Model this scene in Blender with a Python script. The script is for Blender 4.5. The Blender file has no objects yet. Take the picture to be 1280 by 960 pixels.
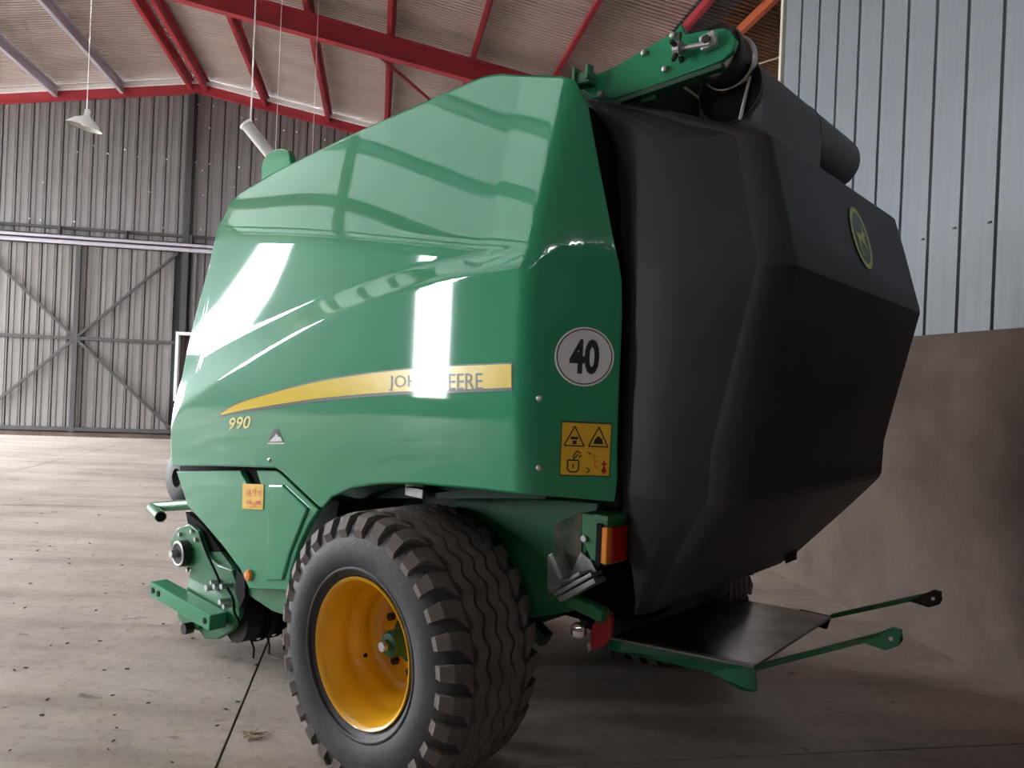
import bpy, bmesh, math, random
from mathutils import Vector, Matrix
random.seed(7)
R = math.radians
SC = bpy.context.scene
COL = SC.collection

# ------------------------------------------------------------------ camera
CAMH, FOC, ROLL = 1.55, 960.0, R(2.4)
cam_d = bpy.data.cameras.new('camera')
cam_d.sensor_width = 36.0
cam_d.lens = 36.0 * FOC / 1280.0
cam = bpy.data.objects.new('camera', cam_d)
COL.objects.link(cam)
cam.matrix_world = Matrix.Translation((0, 0, CAMH)) @ Matrix.Rotation(R(90), 4, 'X') @ Matrix.Rotation(ROLL, 4, 'Z')
SC.camera = cam

# ------------------------------------------------------------------ sky and exposure
SKY = 24.0
world = bpy.data.worlds.new('overcast_sky')
SC.world = world
world.use_nodes = True
bg = world.node_tree.nodes['Background']
bg.inputs['Color'].default_value = (0.92, 0.955, 1.0, 1)
bg.inputs['Strength'].default_value = SKY
SC.view_settings.view_transform = 'Standard'
SC.view_settings.look = 'None'
SC.view_settings.gamma = 1.0
SC.view_settings.use_curve_mapping = False
SC.view_settings.exposure = 1.35
SC.cycles.max_bounces = 10
SC.cycles.diffuse_bounces = 6
SC.cycles.sample_clamp_indirect = 6.0

# shed frame: w to the right, e into the depth, along the ridge
SROT = Matrix.Rotation(R(10), 4, 'Z')
def S(w, e, z=0.0):
    return SROT @ Vector((w, e, z))

# doorways that let the daylight in: wall, start, end, height
LEFT_W, RIGHT_W, FRONT_E, BACK_E = -14.5, 8.0, -6.0, 18.3
LEFT_DOORS = [(4.6, 5.4, 0.9, 5.4), (9.7, 11.1, 2.4, 5.8), (14.5, 18.15, 0.0, 5.8)]
FRONT_DOOR = []
def portal(name, loc, rot, sx, sy):
    l = bpy.data.lights.new(name, 'AREA')
    l.shape = 'RECTANGLE'
    l.size, l.size_y = sx, sy
    l.cycles.is_portal = True
    o = bpy.data.objects.new(name, l)
    COL.objects.link(o)
    o.matrix_world = SROT @ Matrix.Translation(loc) @ rot
for a, b, z0, z1 in LEFT_DOORS:
    portal('daylight_portal', (LEFT_W, (a + b) / 2, (z0 + z1) / 2), Matrix.Rotation(R(-90), 4, 'Y') @ Matrix.Rotation(R(90), 4, 'Z'), b - a, z1 - z0)
for a, b, z0, z1 in FRONT_DOOR:
    portal('daylight_portal', ((a + b) / 2, FRONT_E, (z0 + z1) / 2), Matrix.Rotation(R(90), 4, 'X'), b - a, z1 - z0)

# ------------------------------------------------------------------ pixel helpers (camera rays)
YAW = R(41)
FW = Vector((-math.cos(YAW), math.sin(YAW), 0))
LF = Vector((-math.sin(YAW), -math.cos(YAW), 0))
CAMP = Vector((0, 0, CAMH))
HUBZ, LIPY = 0.50, 1.20
def ray(px, py):
    a, b = px - 640, 480 - py
    c, s = math.cos(ROLL), math.sin(ROLL)
    return Vector(((a * c - b * s) / FOC, 1.0, (a * s + b * c) / FOC))
def world_z(px, py, z):
    r = ray(px, py)
    return CAMP + r * ((z - CAMH) / r.z)
M0 = world_z(449, 817, HUBZ) - LF * LIPY
M0.z = 0
def loc(p):
    d = p - M0
    return Vector((d.dot(FW), d.dot(LF), d.z))
CL = loc(CAMP)
def rl(px, py):
    r = ray(px, py)
    return Vector((r.dot(FW), r.dot(LF), r.z))
def pY(px, py, Y):
    d = rl(px, py)
    return CL + d * ((Y - CL.y) / d.y)
def pX(px, py, X):
    d = rl(px, py)
    return CL + d * ((X - CL.x) / d.x)
def pZ(px, py, Z):
    d = rl(px, py)
    return CL + d * ((Z - CL.z) / d.z)

# ------------------------------------------------------------------ materials
def mat(name, col, rough=0.5, metal=0.0, coat=0.0, noise=None, bump=None, spec=0.5, stretch=(1, 1, 1), emit=None, coords='Object', coat_rough=0.05):
    m = bpy.data.materials.new(name)
    m.use_nodes = True
    nt = m.node_tree
    b = nt.nodes['Principled BSDF']
    b.inputs['Base Color'].default_value = (*col, 1)
    b.inputs['Roughness'].default_value = rough
    b.inputs['Metallic'].default_value = metal
    b.inputs['Coat Weight'].default_value = coat
    b.inputs['Coat Roughness'].default_value = coat_rough
    b.inputs['Specular IOR Level'].default_value = spec
    if noise or bump:
        tc = nt.nodes.new('ShaderNodeTexCoord')
        mp = nt.nodes.new('ShaderNodeMapping')
        mp.inputs['Scale'].default_value = stretch
        nt.links.new(tc.outputs[coords], mp.inputs['Vector'])
    if noise:
        col2, scale, lo, hi = noise
        n = nt.nodes.new('ShaderNodeTexNoise')
        n.inputs['Scale'].default_value = scale
        n.inputs['Detail'].default_value = 6
        n.inputs['Roughness'].default_value = 0.62
        nt.links.new(mp.outputs[0], n.inputs['Vector'])
        rp = nt.nodes.new('ShaderNodeValToRGB')
        rp.color_ramp.elements[0].position = lo
        rp.color_ramp.elements[0].color = (*col, 1)
        rp.color_ramp.elements[1].position = hi
        rp.color_ramp.elements[1].color = (*col2, 1)
        nt.links.new(n.outputs['Fac'], rp.inputs['Fac'])
        nt.links.new(rp.outputs['Color'], b.inputs['Base Color'])
    if bump:
        scale, st = bump
        n = nt.nodes.new('ShaderNodeTexNoise')
        n.inputs['Scale'].default_value = scale
        n.inputs['Detail'].default_value = 4
        nt.links.new(mp.outputs[0], n.inputs['Vector'])
        bp = nt.nodes.new('ShaderNodeBump')
        bp.inputs['Strength'].default_value = st
        bp.inputs['Distance'].default_value = 0.02
        nt.links.new(n.outputs['Fac'], bp.inputs['Height'])
        nt.links.new(bp.outputs['Normal'], b.inputs['Normal'])
    return m

def floor_material():
    m = bpy.data.materials.new('worn_concrete')
    m.use_nodes = True
    nt = m.node_tree
    N, L = nt.nodes, nt.links
    b = N['Principled BSDF']
    g = N.new('ShaderNodeNewGeometry')
    def noise(sc, det, rough, stretch=(1, 1, 1), rot=0.17):
        mp = N.new('ShaderNodeMapping')
        mp.inputs['Scale'].default_value = stretch
        mp.inputs['Rotation'].default_value = (0, 0, rot)
        L.new(g.outputs['Position'], mp.inputs['Vector'])
        n = N.new('ShaderNodeTexNoise')
        n.inputs['Scale'].default_value = sc
        n.inputs['Detail'].default_value = det
        n.inputs['Roughness'].default_value = rough
        L.new(mp.outputs[0], n.inputs['Vector'])
        return n.outputs['Fac']
    def ramp(f, els):
        r = N.new('ShaderNodeValToRGB')
        while len(r.color_ramp.elements) < len(els):
            r.color_ramp.elements.new(0.5)
        for e, (p, c) in zip(r.color_ramp.elements, els):
            e.position, e.color = p, (*c, 1)
        L.new(f, r.inputs['Fac'])
        return r.outputs['Color']
    def mix(a, c, f, mode='MULTIPLY'):
        x = N.new('ShaderNodeMix')
        x.data_type, x.blend_type = 'RGBA', mode
        if isinstance(f, float):
            x.inputs[0].default_value = f
        else:
            L.new(f, x.inputs[0])
        L.new(a, x.inputs[6]); L.new(c, x.inputs[7])
        return x.outputs[2]
    base = ramp(noise(0.55, 8, 0.62), [(0.3, (0.37, 0.315, 0.275)), (0.52, (0.52, 0.455, 0.405)), (0.72, (0.64, 0.575, 0.52))])
    streak = ramp(noise(1.1, 7, 0.65, (0.35, 2.2, 1)), [(0.34, (0.62, 0.58, 0.55)), (0.56, (1, 1, 1))])
    fine = ramp(noise(16, 8, 0.75), [(0.36, (0.66, 0.63, 0.6)), (0.5, (1, 1, 1))])
    spots = ramp(noise(5.5, 3, 0.5, (1, 1.8, 1)), [(0.27, (0.32, 0.28, 0.25)), (0.34, (1, 1, 1))])
    c = mix(mix(mix(base, streak, 0.8), fine, 0.7), spots, 0.75)
    L.new(c, b.inputs['Base Color'])
    rr = N.new('ShaderNodeMapRange')
    L.new(noise(2.0, 6, 0.6), rr.inputs[0])
    rr.inputs[1].default_value, rr.inputs[2].default_value, rr.inputs[3].default_value, rr.inputs[4].default_value = 0.3, 0.7, 0.48, 0.8
    L.new(rr.outputs[0], b.inputs['Roughness'])
    bp = N.new('ShaderNodeBump')
    bp.inputs['Strength'].default_value = 0.25
    bp.inputs['Distance'].default_value = 0.01
    L.new(noise(22, 6, 0.7), bp.inputs['Height'])
    L.new(bp.outputs['Normal'], b.inputs['Normal'])
    return m

M = {}
M['green'] = mat('green_paint', (0.030, 0.285, 0.135), 0.45, coat=1.0, spec=0.06, coat_rough=0.04)
M['green_dull'] = mat('dusty_green_paint', (0.016, 0.17, 0.062), 0.45, coat=0.15, noise=((0.10, 0.17, 0.10), 6, 0.5, 0.85))
M['green_dark'] = mat('dark_green_paint', (0.008, 0.07, 0.03), 0.55)
M['yellow'] = mat('yellow_rim_paint', (0.80, 0.42, 0.012), 0.32, coat=0.4, noise=((0.6, 0.29, 0.015), 5, 0.55, 0.9))
M['decal_yellow'] = mat('yellow_decal', (0.85, 0.62, 0.03), 0.22, coat=0.7)
M['sticker_yellow'] = mat('yellow_sticker', (0.85, 0.50, 0.015), 0.35, coat=0.3)
M['decal_dark'] = mat('dark_decal', (0.035, 0.05, 0.02), 0.3, coat=0.5)
M['decal_text'] = mat('olive_lettering', (0.10, 0.12, 0.06), 0.3, coat=0.5)
M['decal_cream'] = mat('pale_yellow_lettering', (0.9, 0.78, 0.25), 0.3, coat=0.4)
M['white'] = mat('white_sticker', (0.82, 0.82, 0.84), 0.3, coat=0.3)
M['black'] = mat('black_print', (0.012, 0.012, 0.014), 0.4)
M['red_print'] = mat('red_print', (0.5, 0.02, 0.015), 0.4)
M['orange_print'] = mat('orange_print', (0.75, 0.22, 0.012), 0.4)
M['plastic'] = mat('black_tailgate_shell', (0.024, 0.021, 0.028), 0.50, noise=((0.034, 0.030, 0.037), 3.5, 0.35, 0.75), bump=(60, 0.05), spec=0.3)
M['rubber'] = mat('tyre_rubber', (0.030, 0.030, 0.034), 0.62, noise=((0.062, 0.058, 0.058), 7, 0.35, 0.75), bump=(80, 0.12))
M['tread'] = mat('dusty_tread_rubber', (0.095, 0.077, 0.069), 0.75, noise=((0.18, 0.146, 0.13), 12, 0.35, 0.75), bump=(90, 0.15))
M['belt'] = mat('dark_grey_belt', (0.085, 0.084, 0.086), 0.55, bump=(40, 0.06))
M['dust'] = mat('dusty_brown_film', (0.06, 0.10, 0.06), 0.8, noise=((0.24, 0.18, 0.15), 9, 0.4, 0.7))
M['void'] = mat('black_rubber_and_gap_shade', (0.008, 0.008, 0.009), 0.8, spec=0.15)  # black rubber, also painted shade in gaps, recesses and open mouths
M['steel'] = mat('bright_steel', (0.62, 0.60, 0.57), 0.28, metal=1.0)
M['galv'] = mat('galvanised_steel', (0.42, 0.43, 0.43), 0.45, metal=0.8, noise=((0.6, 0.61, 0.6), 14, 0.4, 0.7))
M['dark_metal'] = mat('dark_oily_metal', (0.03, 0.026, 0.022), 0.5, metal=0.3)
M['amber'] = mat('amber_lens', (0.85, 0.26, 0.015), 0.15, coat=0.6)
M['red_lens'] = mat('red_lens', (0.42, 0.012, 0.008), 0.15, coat=0.6)
M['red_reflector'] = mat('dull_red_reflector', (0.34, 0.012, 0.018), 0.35, coat=0.3)
M['chrome'] = mat('clear_reflector', (0.8, 0.8, 0.8), 0.12, metal=1.0)
M['ramp'] = mat('worn_ramp_sheet', (0.16, 0.15, 0.15), 0.30, metal=0.85, noise=((0.07, 0.06, 0.055), 5, 0.4, 0.65))
M['floor'] = floor_material()
M['joint'] = mat('joint_filler', (0.09, 0.075, 0.065), 0.9)
M['concrete'] = mat('wall_concrete', (0.085, 0.057, 0.044), 0.85, noise=((0.155, 0.113, 0.090), 1.6, 0.35, 0.7), bump=(35, 0.25))
M['clad_blue'] = mat('blue_grey_cladding', (0.20, 0.225, 0.25), 0.45, noise=((0.165, 0.188, 0.212), 2.5, 0.4, 0.7), stretch=(4, 4, 0.5), coords='Generated')
M['clad_grey'] = mat('weathered_grey_cladding', (0.14, 0.14, 0.139), 0.6, noise=((0.29, 0.288, 0.285), 2.4, 0.35, 0.65), stretch=(2.2, 2.2, 0.35))
M['clad_brown'] = mat('weathered_door_cladding', (0.115, 0.106, 0.10), 0.6, noise=((0.24, 0.226, 0.216), 2.4, 0.35, 0.65), stretch=(2.2, 2.2, 0.35))
M['dark_wall'] = mat('dark_grey_cladding', (0.085, 0.08, 0.075), 0.7)  # unseen walls kept dark to cut light bounced onto the right side
M['gap'] = mat('dark_cladding_backing', (0.025, 0.024, 0.024), 0.8)
M['roof'] = mat('pinkish_roof_sheet', (0.37, 0.305, 0.27), 0.5, noise=((0.47, 0.40, 0.36), 1.2, 0.35, 0.7))
M['roof_dark'] = mat('dark_grey_roof_sheet', (0.10, 0.105, 0.115), 0.6)
M['roof_brown'] = mat('brown_roof_sheet', (0.20, 0.115, 0.06), 0.8, noise=((0.09, 0.055, 0.03), 3, 0.4, 0.7))
M['red_steel'] = mat('red_painted_steel', (0.40, 0.035, 0.05), 0.45, noise=((0.30, 0.028, 0.04), 3, 0.4, 0.7))
M['orange_steel'] = mat('orange_painted_steel', (0.55, 0.13, 0.05), 0.5)
M['lilac_steel_and_lit_purlin'] = mat('pale_steel_and_lit_purlin', (0.52, 0.50, 0.58), 0.35, metal=0.3)
M['dark_steel'] = mat('dark_steel_section', (0.045, 0.042, 0.042), 0.6)
M['white_paint'] = mat('white_metal_and_daylight', (0.85, 0.85, 0.84), 0.4)
M['cream'] = mat('cream_trim', (0.62, 0.60, 0.47), 0.5)
M['lamp_grey'] = mat('grey_lamp_enamel', (0.42, 0.43, 0.40), 0.4)
M['gravel'] = mat('yard_gravel', (0.30, 0.28, 0.25), 0.9, noise=((0.42, 0.40, 0.37), 3, 0.4, 0.7))
M['straw'] = mat('dry_straw', (0.42, 0.36, 0.24), 0.8)
M['dirt'] = mat('dark_dirt', (0.075, 0.062, 0.052), 0.9)
M['glass'] = mat('dusty_pane', (0.16, 0.09, 0.12), 0.3)

# ------------------------------------------------------------------ mesh builder
class MB:
    def __init__(s):
        s.v, s.f, s.mi, s.idx = [], [], [], 0
    def add(s, vs, fs):
        o = len(s.v)
        s.v += [tuple(v) for v in vs]
        s.f += [tuple(i + o for i in f) for f in fs]
        s.mi += [s.idx] * len(fs)
        return s
    def box(s, c, d, m=None):
        hx, hy, hz = d[0] / 2, d[1] / 2, d[2] / 2
        vs = [Vector((x, y, z)) for x in (-hx, hx) for y in (-hy, hy) for z in (-hz, hz)]
        if m is not None:
            vs = [m @ v for v in vs]
        vs = [v + Vector(c) for v in vs]
        return s.add(vs, [(0, 1, 3, 2), (4, 6, 7, 5), (0, 4, 5, 1), (2, 3, 7, 6), (0, 2, 6, 4), (1, 5, 7, 3)])
    def beam(s, p0, p1, wd, ht, up=Vector((0, 0, 1))):
        p0, p1 = Vector(p0), Vector(p1)
        d = (p1 - p0).normalized()
        side = d.cross(up).normalized()
        u = side.cross(d).normalized()
        vs = []
        for p in (p0, p1):
            for a, b in ((-1, -1), (1, -1), (1, 1), (-1, 1)):
                vs.append(p + side * (a * wd / 2) + u * (b * ht / 2))
        return s.add(vs, [(0, 1, 2, 3), (7, 6, 5, 4), (0, 4, 5, 1), (1, 5, 6, 2), (2, 6, 7, 3), (3, 7, 4, 0)])
    def cyl(s, p0, p1, r, seg=20, r1=None, cap=True):
        p0, p1 = Vector(p0), Vector(p1)
        r1 = r if r1 is None else r1
        d = (p1 - p0).normalized()
        a = d.orthogonal().normalized()
        b = d.cross(a)
        vs = []
        for p, rr in ((p0, r), (p1, r1)):
            for i in range(seg):
                t = 2 * math.pi * i / seg
                vs.append(p + a * (rr * math.cos(t)) + b * (rr * math.sin(t)))
        fs = [(i, (i + 1) % seg, seg + (i + 1) % seg, seg + i) for i in range(seg)]
        if cap:
            fs += [tuple(reversed(range(seg))), tuple(range(seg, 2 * seg))]
        return s.add(vs, fs)
    def tube(s, pts, r, seg=10, cap=True):
        pts = [Vector(p) for p in pts]
        n = len(pts)
        vs, prev = [], None
        for i, p in enumerate(pts):
            t = (pts[min(i + 1, n - 1)] - pts[max(i - 1, 0)]).normalized()
            a = t.orthogonal().normalized() if prev is None else (prev - t * prev.dot(t)).normalized()
            prev = a
            b = t.cross(a)
            for k in range(seg):
                q = 2 * math.pi * k / seg
                vs.append(p + a * (r * math.cos(q)) + b * (r * math.sin(q)))
        fs = [(i * seg + k, i * seg + (k + 1) % seg, (i + 1) * seg + (k + 1) % seg, (i + 1) * seg + k) for i in range(n - 1) for k in range(seg)]
        if cap:
            fs += [tuple(reversed(range(seg))), tuple(range((n - 1) * seg, n * seg))]
        return s.add(vs, fs)
    def lathe(s, prof, c, axis=Vector((0, 1, 0)), seg=48, close=False):
        # prof: (radius, offset along the axis)
        c, axis = Vector(c), Vector(axis).normalized()
        a = axis.orthogonal().normalized()
        b = axis.cross(a)
        vs = []
        for r, h in prof:
            for k in range(seg):
                q = 2 * math.pi * k / seg
                vs.append(c + axis * h + a * (r * math.cos(q)) + b * (r * math.sin(q)))
        n = len(prof)
        rng = range(n if close else n - 1)
        fs = [(i * seg + k, ((i + 1) % n) * seg + k, ((i + 1) % n) * seg + (k + 1) % seg, i * seg + (k + 1) % seg) for i in rng for k in range(seg)]
        return s.add(vs, fs)
    def prism(s, poly, off):
        # poly: list of 3D points (planar), extruded by the vector off
        n = len(poly)
        off = Vector(off)
        vs = [Vector(p) for p in poly] + [Vector(p) + off for p in poly]
        fs = [tuple(range(n)), tuple(reversed(range(n, 2 * n)))]
        fs += [(i, n + i, n + (i + 1) % n, (i + 1) % n) for i in range(n)]
        return s.add(vs, fs)
    def grid(s, rows):
        n, m = len(rows), len(rows[0])
        vs = [p for r in rows for p in r]
        fs = [(i * m + j, i * m + j + 1, (i + 1) * m + j + 1, (i + 1) * m + j) for i in range(n - 1) for j in range(m - 1)]
        return s.add(vs, fs)
    def mesh(s, name, mats, smooth=False, fix=True):
        me = bpy.data.meshes.new(name)
        me.from_pydata(s.v, [], s.f)
        for m in (mats if isinstance(mats, (list, tuple)) else [mats]):
            me.materials.append(m)
        for p, i in zip(me.polygons, s.mi):
            p.material_index = i
        if fix:
            bm = bmesh.new()
            bm.from_mesh(me)
            bmesh.ops.recalc_face_normals(bm, faces=bm.faces)
            bm.to_mesh(me)
            bm.free()
        if smooth:
            me.shade_smooth()
            if smooth is not True:
                me.set_sharp_from_angle(angle=R(smooth))
        me.update()
        return me
    def build(s, name, mats, parent=None, smooth=False, bevel=0, fix=True, label=None):
        o = bpy.data.objects.new(name, s.mesh(name, mats, smooth, fix))
        COL.objects.link(o)
        if parent is not None:
            o.parent = parent
        if bevel:
            bv = o.modifiers.new('bevel', 'BEVEL')
            bv.width, bv.segments, bv.limit_method, bv.angle_limit = bevel, 2, 'ANGLE', R(35)
        if label:
            o['label'] = label
        return o
def empty(name, parent=None, m=None):
    o = bpy.data.objects.new(name, None)
    o.empty_display_size = 0.2
    COL.objects.link(o)
    if parent is not None:
        o.parent = parent
    if m is not None:
        o.matrix_world = m
    return o
def link_copy(o, parent, name=None):
    c = o.copy()
    if name:
        c.name = name
    COL.objects.link(c)
    c.parent = parent
    return c
def tag(o, label, cat, group=None, kind=None):
    o['label'] = label
    if cat:
        o['category'] = cat
    if group:
        o['group'] = group
    if kind:
        o['kind'] = kind
    return o
def struct(o, label):
    o['label'] = label
    o['kind'] = 'structure'
    return o

# ================================================================== THE SHED
def sstruct(name, label, mb=None, m=None, **kw):
    if mb is None:
        o = empty(name)
    else:
        o = mb.build(name, m, **kw)
    o.matrix_world = SROT
    return struct(o, label)
RIDGE_W, RIDGE_Z, SLOPE = -4.15, 8.0, 0.163
def roof_z(w):
    return RIDGE_Z - SLOPE * abs(w - RIDGE_W)

# floor: slabs with open joints over a dark bed
floor = sstruct('floor', 'worn brown-grey concrete floor of the shed', MB().box(((LEFT_W + RIGHT_W) / 2, (FRONT_E + BACK_E) / 2, -0.10), (RIGHT_W - LEFT_W, BACK_E - FRONT_E, 0.17)), M['joint'])
wj = [LEFT_W, -9.56, -5.06, -0.557, 3.95, RIGHT_W]
ej = [FRONT_E, -1.5, 3.05, 9.2, 14.0, BACK_E]
for i in range(len(wj) - 1):
    for j in range(len(ej) - 1):
        a, b, c, d = wj[i], wj[i + 1], ej[j], ej[j + 1]
        MB().box(((a + b) / 2, (c + d) / 2, -0.0075), (b - a - 0.012, d - c - 0.012, 0.015)).build('slab', M['floor'], floor)

# yard outside the doorways
yard = sstruct('ground', 'pale gravel yard outside the shed doors', MB().box((0, 0, -0.25), (160, 160, 0.1)), M['gravel'])

# right partition: concrete base and ribbed blue-grey cladding
PW, PE1 = 3.50, 6.46
wall_right = sstruct('wall_right', 'bare brown concrete base wall with blue-grey ribbed cladding above', MB().box((PW + 0.1, (FRONT_E + PE1) / 2, 0.99), (0.2, PE1 - FRONT_E, 1.98)), M['concrete'])
MB().box((PW + 0.14, (FRONT_E + PE1) / 2, 4.25), (0.03, PE1 - FRONT_E - 0.02, 4.5)).build('cladding_backing', M['gap'], wall_right)
ribs = [6.46 - 0.281 * k for k in range(0, 44)]
zt = 6.52
prof_mesh = None
pm = MB()
wd = 0.281
xs = [(0, 0.018), (0.006, 0.018), (0.012, 0.0), (wd - 0.022, 0.0), (wd - 0.012, -0.010), (wd - 0.004, -0.010), (wd - 0.001, 0.018)]
rows = []
for z in (1.975, zt):
    rows.append([Vector((x, -e, z)) for e, x in xs])
pm.grid(rows)
pmesh = pm.mesh('cladding_sheet', M['clad_blue'], fix=False)
for k, e in enumerate(ribs):
    if e - wd < FRONT_E:
        break
    o = bpy.data.objects.new('cladding_sheet', pmesh)
    COL.objects.link(o)
    o.parent = wall_right
    o.location = (PW + 0.02, e, 0)
MB().box((PW + 0.06, PE1 + 0.02, 4.25), (0.14, 0.04, 4.5)).build('edge_trim', M['cream'], wall_right)
# small screw heads along the cladding foot
for k, e in enumerate(ribs[6:11]):
    MB().box((PW + 0.016, e - wd + 0.045, 2.62 + 0.02 * (k % 2)), (0.012, 0.022, 0.012)).build('screw', M['dark_steel'], wall_right)

# outer walls (seen only from inside, with the doorways left open)
def wall_with_openings(name, label, length0, length1, ztop, openings, place):
    mb = MB()
    cur = length0
    for a, b, z0, z1 in sorted(openings):
        if a > cur:
            place(mb, cur, a, 0, ztop)
        place(mb, a, b, z1, ztop)
        if z0 > 0:
            place(mb, a, b, 0, z0)
        cur = b
    place(mb, cur, length1, 0, ztop)
    return sstruct(name, label, mb, M['dark_wall'])
def pl_left(mb, a, b, z0, z1):
    mb.box((LEFT_W - 0.1, (a + b) / 2, (z0 + z1) / 2), (0.2, b - a, z1 - z0))
wall_with_openings('wall_left', 'unseen long dark grey side wall with open doorways', FRONT_E, BACK_E, roof_z(LEFT_W) - 0.02, LEFT_DOORS, pl_left)
def pl_front(mb, a, b, z0, z1):
    n = max(1, int((b - a) / 1.5))
    for k in range(n):
        p, q = a + (b - a) * k / n, a + (b - a) * (k + 1) / n
        zz = min(roof_z(p), roof_z(q)) if z1 > 5 else z1
        mb.box(((p + q) / 2, FRONT_E - 0.1, (z0 + zz) / 2), (q - p, 0.2, zz - z0))
wall_with_openings('wall_front', 'dark grey closed gable wall', LEFT_W, RIGHT_W, 8.0, FRONT_DOOR, pl_front)
sstruct('wall_outer', 'plain outer wall beyond the partition', MB().box((RIGHT_W + 0.1, (FRONT_E + BACK_E) / 2, 2.9), (0.2, BACK_E - FRONT_E, 5.8)), M['concrete'])

# back wall
mb = MB()
n = 30
for k in range(n):
    a, b = LEFT_W + (RIGHT_W - LEFT_W) * k / n, LEFT_W + (RIGHT_W - LEFT_W) * (k + 1) / n
    zz = min(roof_z(a), roof_z(b))
    mb.box(((a + b) / 2, BACK_E + 0.08, zz / 2), (b - a, 0.1, zz))
wall_back = sstruct('wall_back', 'grey weathered vertical cladding of the far gable wall', mb, M['gap'])
PLW = 0.303
unit = MB().box((0, 0, 0.5), (PLW - 0.028, 0.035, 1.0))
unit.box((PLW * 0.28, -0.020, 0.5), (0.02, 0.012, 1.0))
unit.box((-PLW * 0.22, -0.020, 0.5), (0.02, 0.012, 1.0))
up_mesh = unit.mesh('plank', M['clad_grey'])
lo_mesh = unit.mesh('plank', M['clad_brown'])
POST_W = -4.33
w = -9.68
planks = []
while w < 2.0:
    planks.append(w)
    w += PLW
for w in planks:
    o = bpy.data.objects.new('plank', up_mesh)
    COL.objects.link(o)
    o.parent = wall_back
    z0 = 4.42
    o.location = (w + PLW / 2, BACK_E + 0.005, z0)
    o.scale = (1, 1, min(roof_z(w), roof_z(w + PLW)) - z0 - 0.02)
    if w > POST_W - 0.05:
        o = bpy.data.objects.new('plank', up_mesh)
        COL.objects.link(o)
        o.parent = wall_back
        o.location = (w + PLW / 2, BACK_E + 0.005, 0.02)
        o.scale = (1, 1, 4.38)
# the post, rails and girts
MB().box((POST_W + 0.02, BACK_E - 0.10, 3.90), (0.13, 0.13, 7.75)).build('post', M['dark_steel'], wall_back)
MB().box((POST_W + 0.22, BACK_E - 0.06, 2.15), (0.05, 0.06, 4.2)).build('post', M['clad_grey'], wall_back)
for z, r in ((4.33, 0.035), (4.22, 0.045)):
    MB().cyl((-10.5, BACK_E - 0.22, z), (2.0, BACK_E - 0.22, z), r, 12).build('door_rail', M['lilac_steel_and_lit_purlin'], wall_back, smooth=40)
MB().beam((-10.5, BACK_E - 0.06, 4.55), (2.0, BACK_E - 0.06, 4.55), 0.07, 0.06).build('girt', M['dark_steel'], wall_back)
for k in range(9):
    MB().box((-9.6 + 1.35 * k, BACK_E - 0.14, 4.43), (0.05, 0.14, 0.26)).build('rail_bracket', M['dark_steel'], wall_back)
# white discs painted in as daylight through holes in the cladding
dot_px = [(118, 182), (156, 187), (97, 190), (135, 192), (173, 196), (209, 199), (54, 228), (245, 203), (262, 205), (187, 240), (253, 213), (262, 160), (248, 131), (267, 133), (302, 147), (320, 149), (355, 163), (371, 165), (406, 175), (37, 273), (51, 275), (93, 277), (205, 285), (251, 287), (299, 209), (293, 234), (254, 244)]
def on_back(px, py, e):
    r = ray(px, py)
    ee = S(0, 1)
    ww = S(1, 0)
    t = e / r.dot(ee)
    p = CAMP + r * t
    return (p.dot(ww), e, p.z)
dot_mesh = MB().lathe([(0.0, -0.02), (0.017, -0.014), (0.02, 0.0)], (0, 0, 0), seg=8).mesh('daylight_dot', M['white_paint'])
for px, py in dot_px:
    o = bpy.data.objects.new('daylight_dot', dot_mesh)
    COL.objects.link(o)
    o.parent = wall_back
    o.location = on_back(px, py, BACK_E - 0.02)

# sliding door with cross bracing
DE = BACK_E - 0.12
door = sstruct('door_1', 'tall sliding door of grey-brown planks with dark cross bracing', MB().box((-7.0, DE + 0.075, 2.15), (5.2, 0.03, 4.1)), M['gap'])
for w in planks:
    if w + PLW < POST_W - 0.1:
        o = bpy.data.objects.new('plank', lo_mesh)
        COL.objects.link(o)
        o.parent = door
        o.location = (w + PLW / 2, DE + 0.04, 0.12)
        o.scale = (1, 1, 4.05)
CW = -6.50
BE = DE - 0.03
MB().box((CW, BE, 2.15), (0.10, 0.06, 4.1)).build('centre_post', M['dark_steel'], door)
MB().beam((-9.6, BE, 2.15), (-4.45, BE, 2.15), 0.05, 0.07).build('cross_rail', M['dark_steel'], door)
for a, b in (((CW, 2.15), (-4.47, 4.15)), ((CW, 2.15), (-4.47, 0.25)), ((CW, 2.15), (-8.55, 4.1)), ((CW, 2.15), (-8.55, 0.2))):
    MB().beam((a[0], BE - 0.01, a[1]), (b[0], BE - 0.01, b[1]), 0.03, 0.055).build('brace', M['dark_steel'], door)
MB().beam((-9.6, BE, 0.17), (-4.45, BE, 0.17), 0.05, 0.08).build('bottom_rail', M['dark_steel'], door)
# kerb under the door
sstruct('baseboard_back', 'dark concrete kerb along the foot of the far wall', MB().box((-3.2, BACK_E - 0.06, 0.05), (22.4, 0.10, 0.10)), M['concrete'])

# white framed window by the post
win = sstruct('window_1', 'small white framed window by the dark post of the far wall', MB().box((-3.75, BACK_E - 0.05, 1.6), (1.20, 0.02, 1.40)), M['glass'])
for c, d in (((-4.37, BACK_E - 0.20, 1.62), (0.06, 0.25, 1.48)), ((-3.13, BACK_E - 0.20, 1.62), (0.06, 0.25, 1.48)), ((-3.75, BACK_E - 0.20, 2.36), (1.30, 0.25, 0.07)), ((-3.75, BACK_E - 0.20, 0.90), (1.30, 0.25, 0.07))):
    MB().box(c, d).build('frame_bar', M['white_paint'], win)

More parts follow.
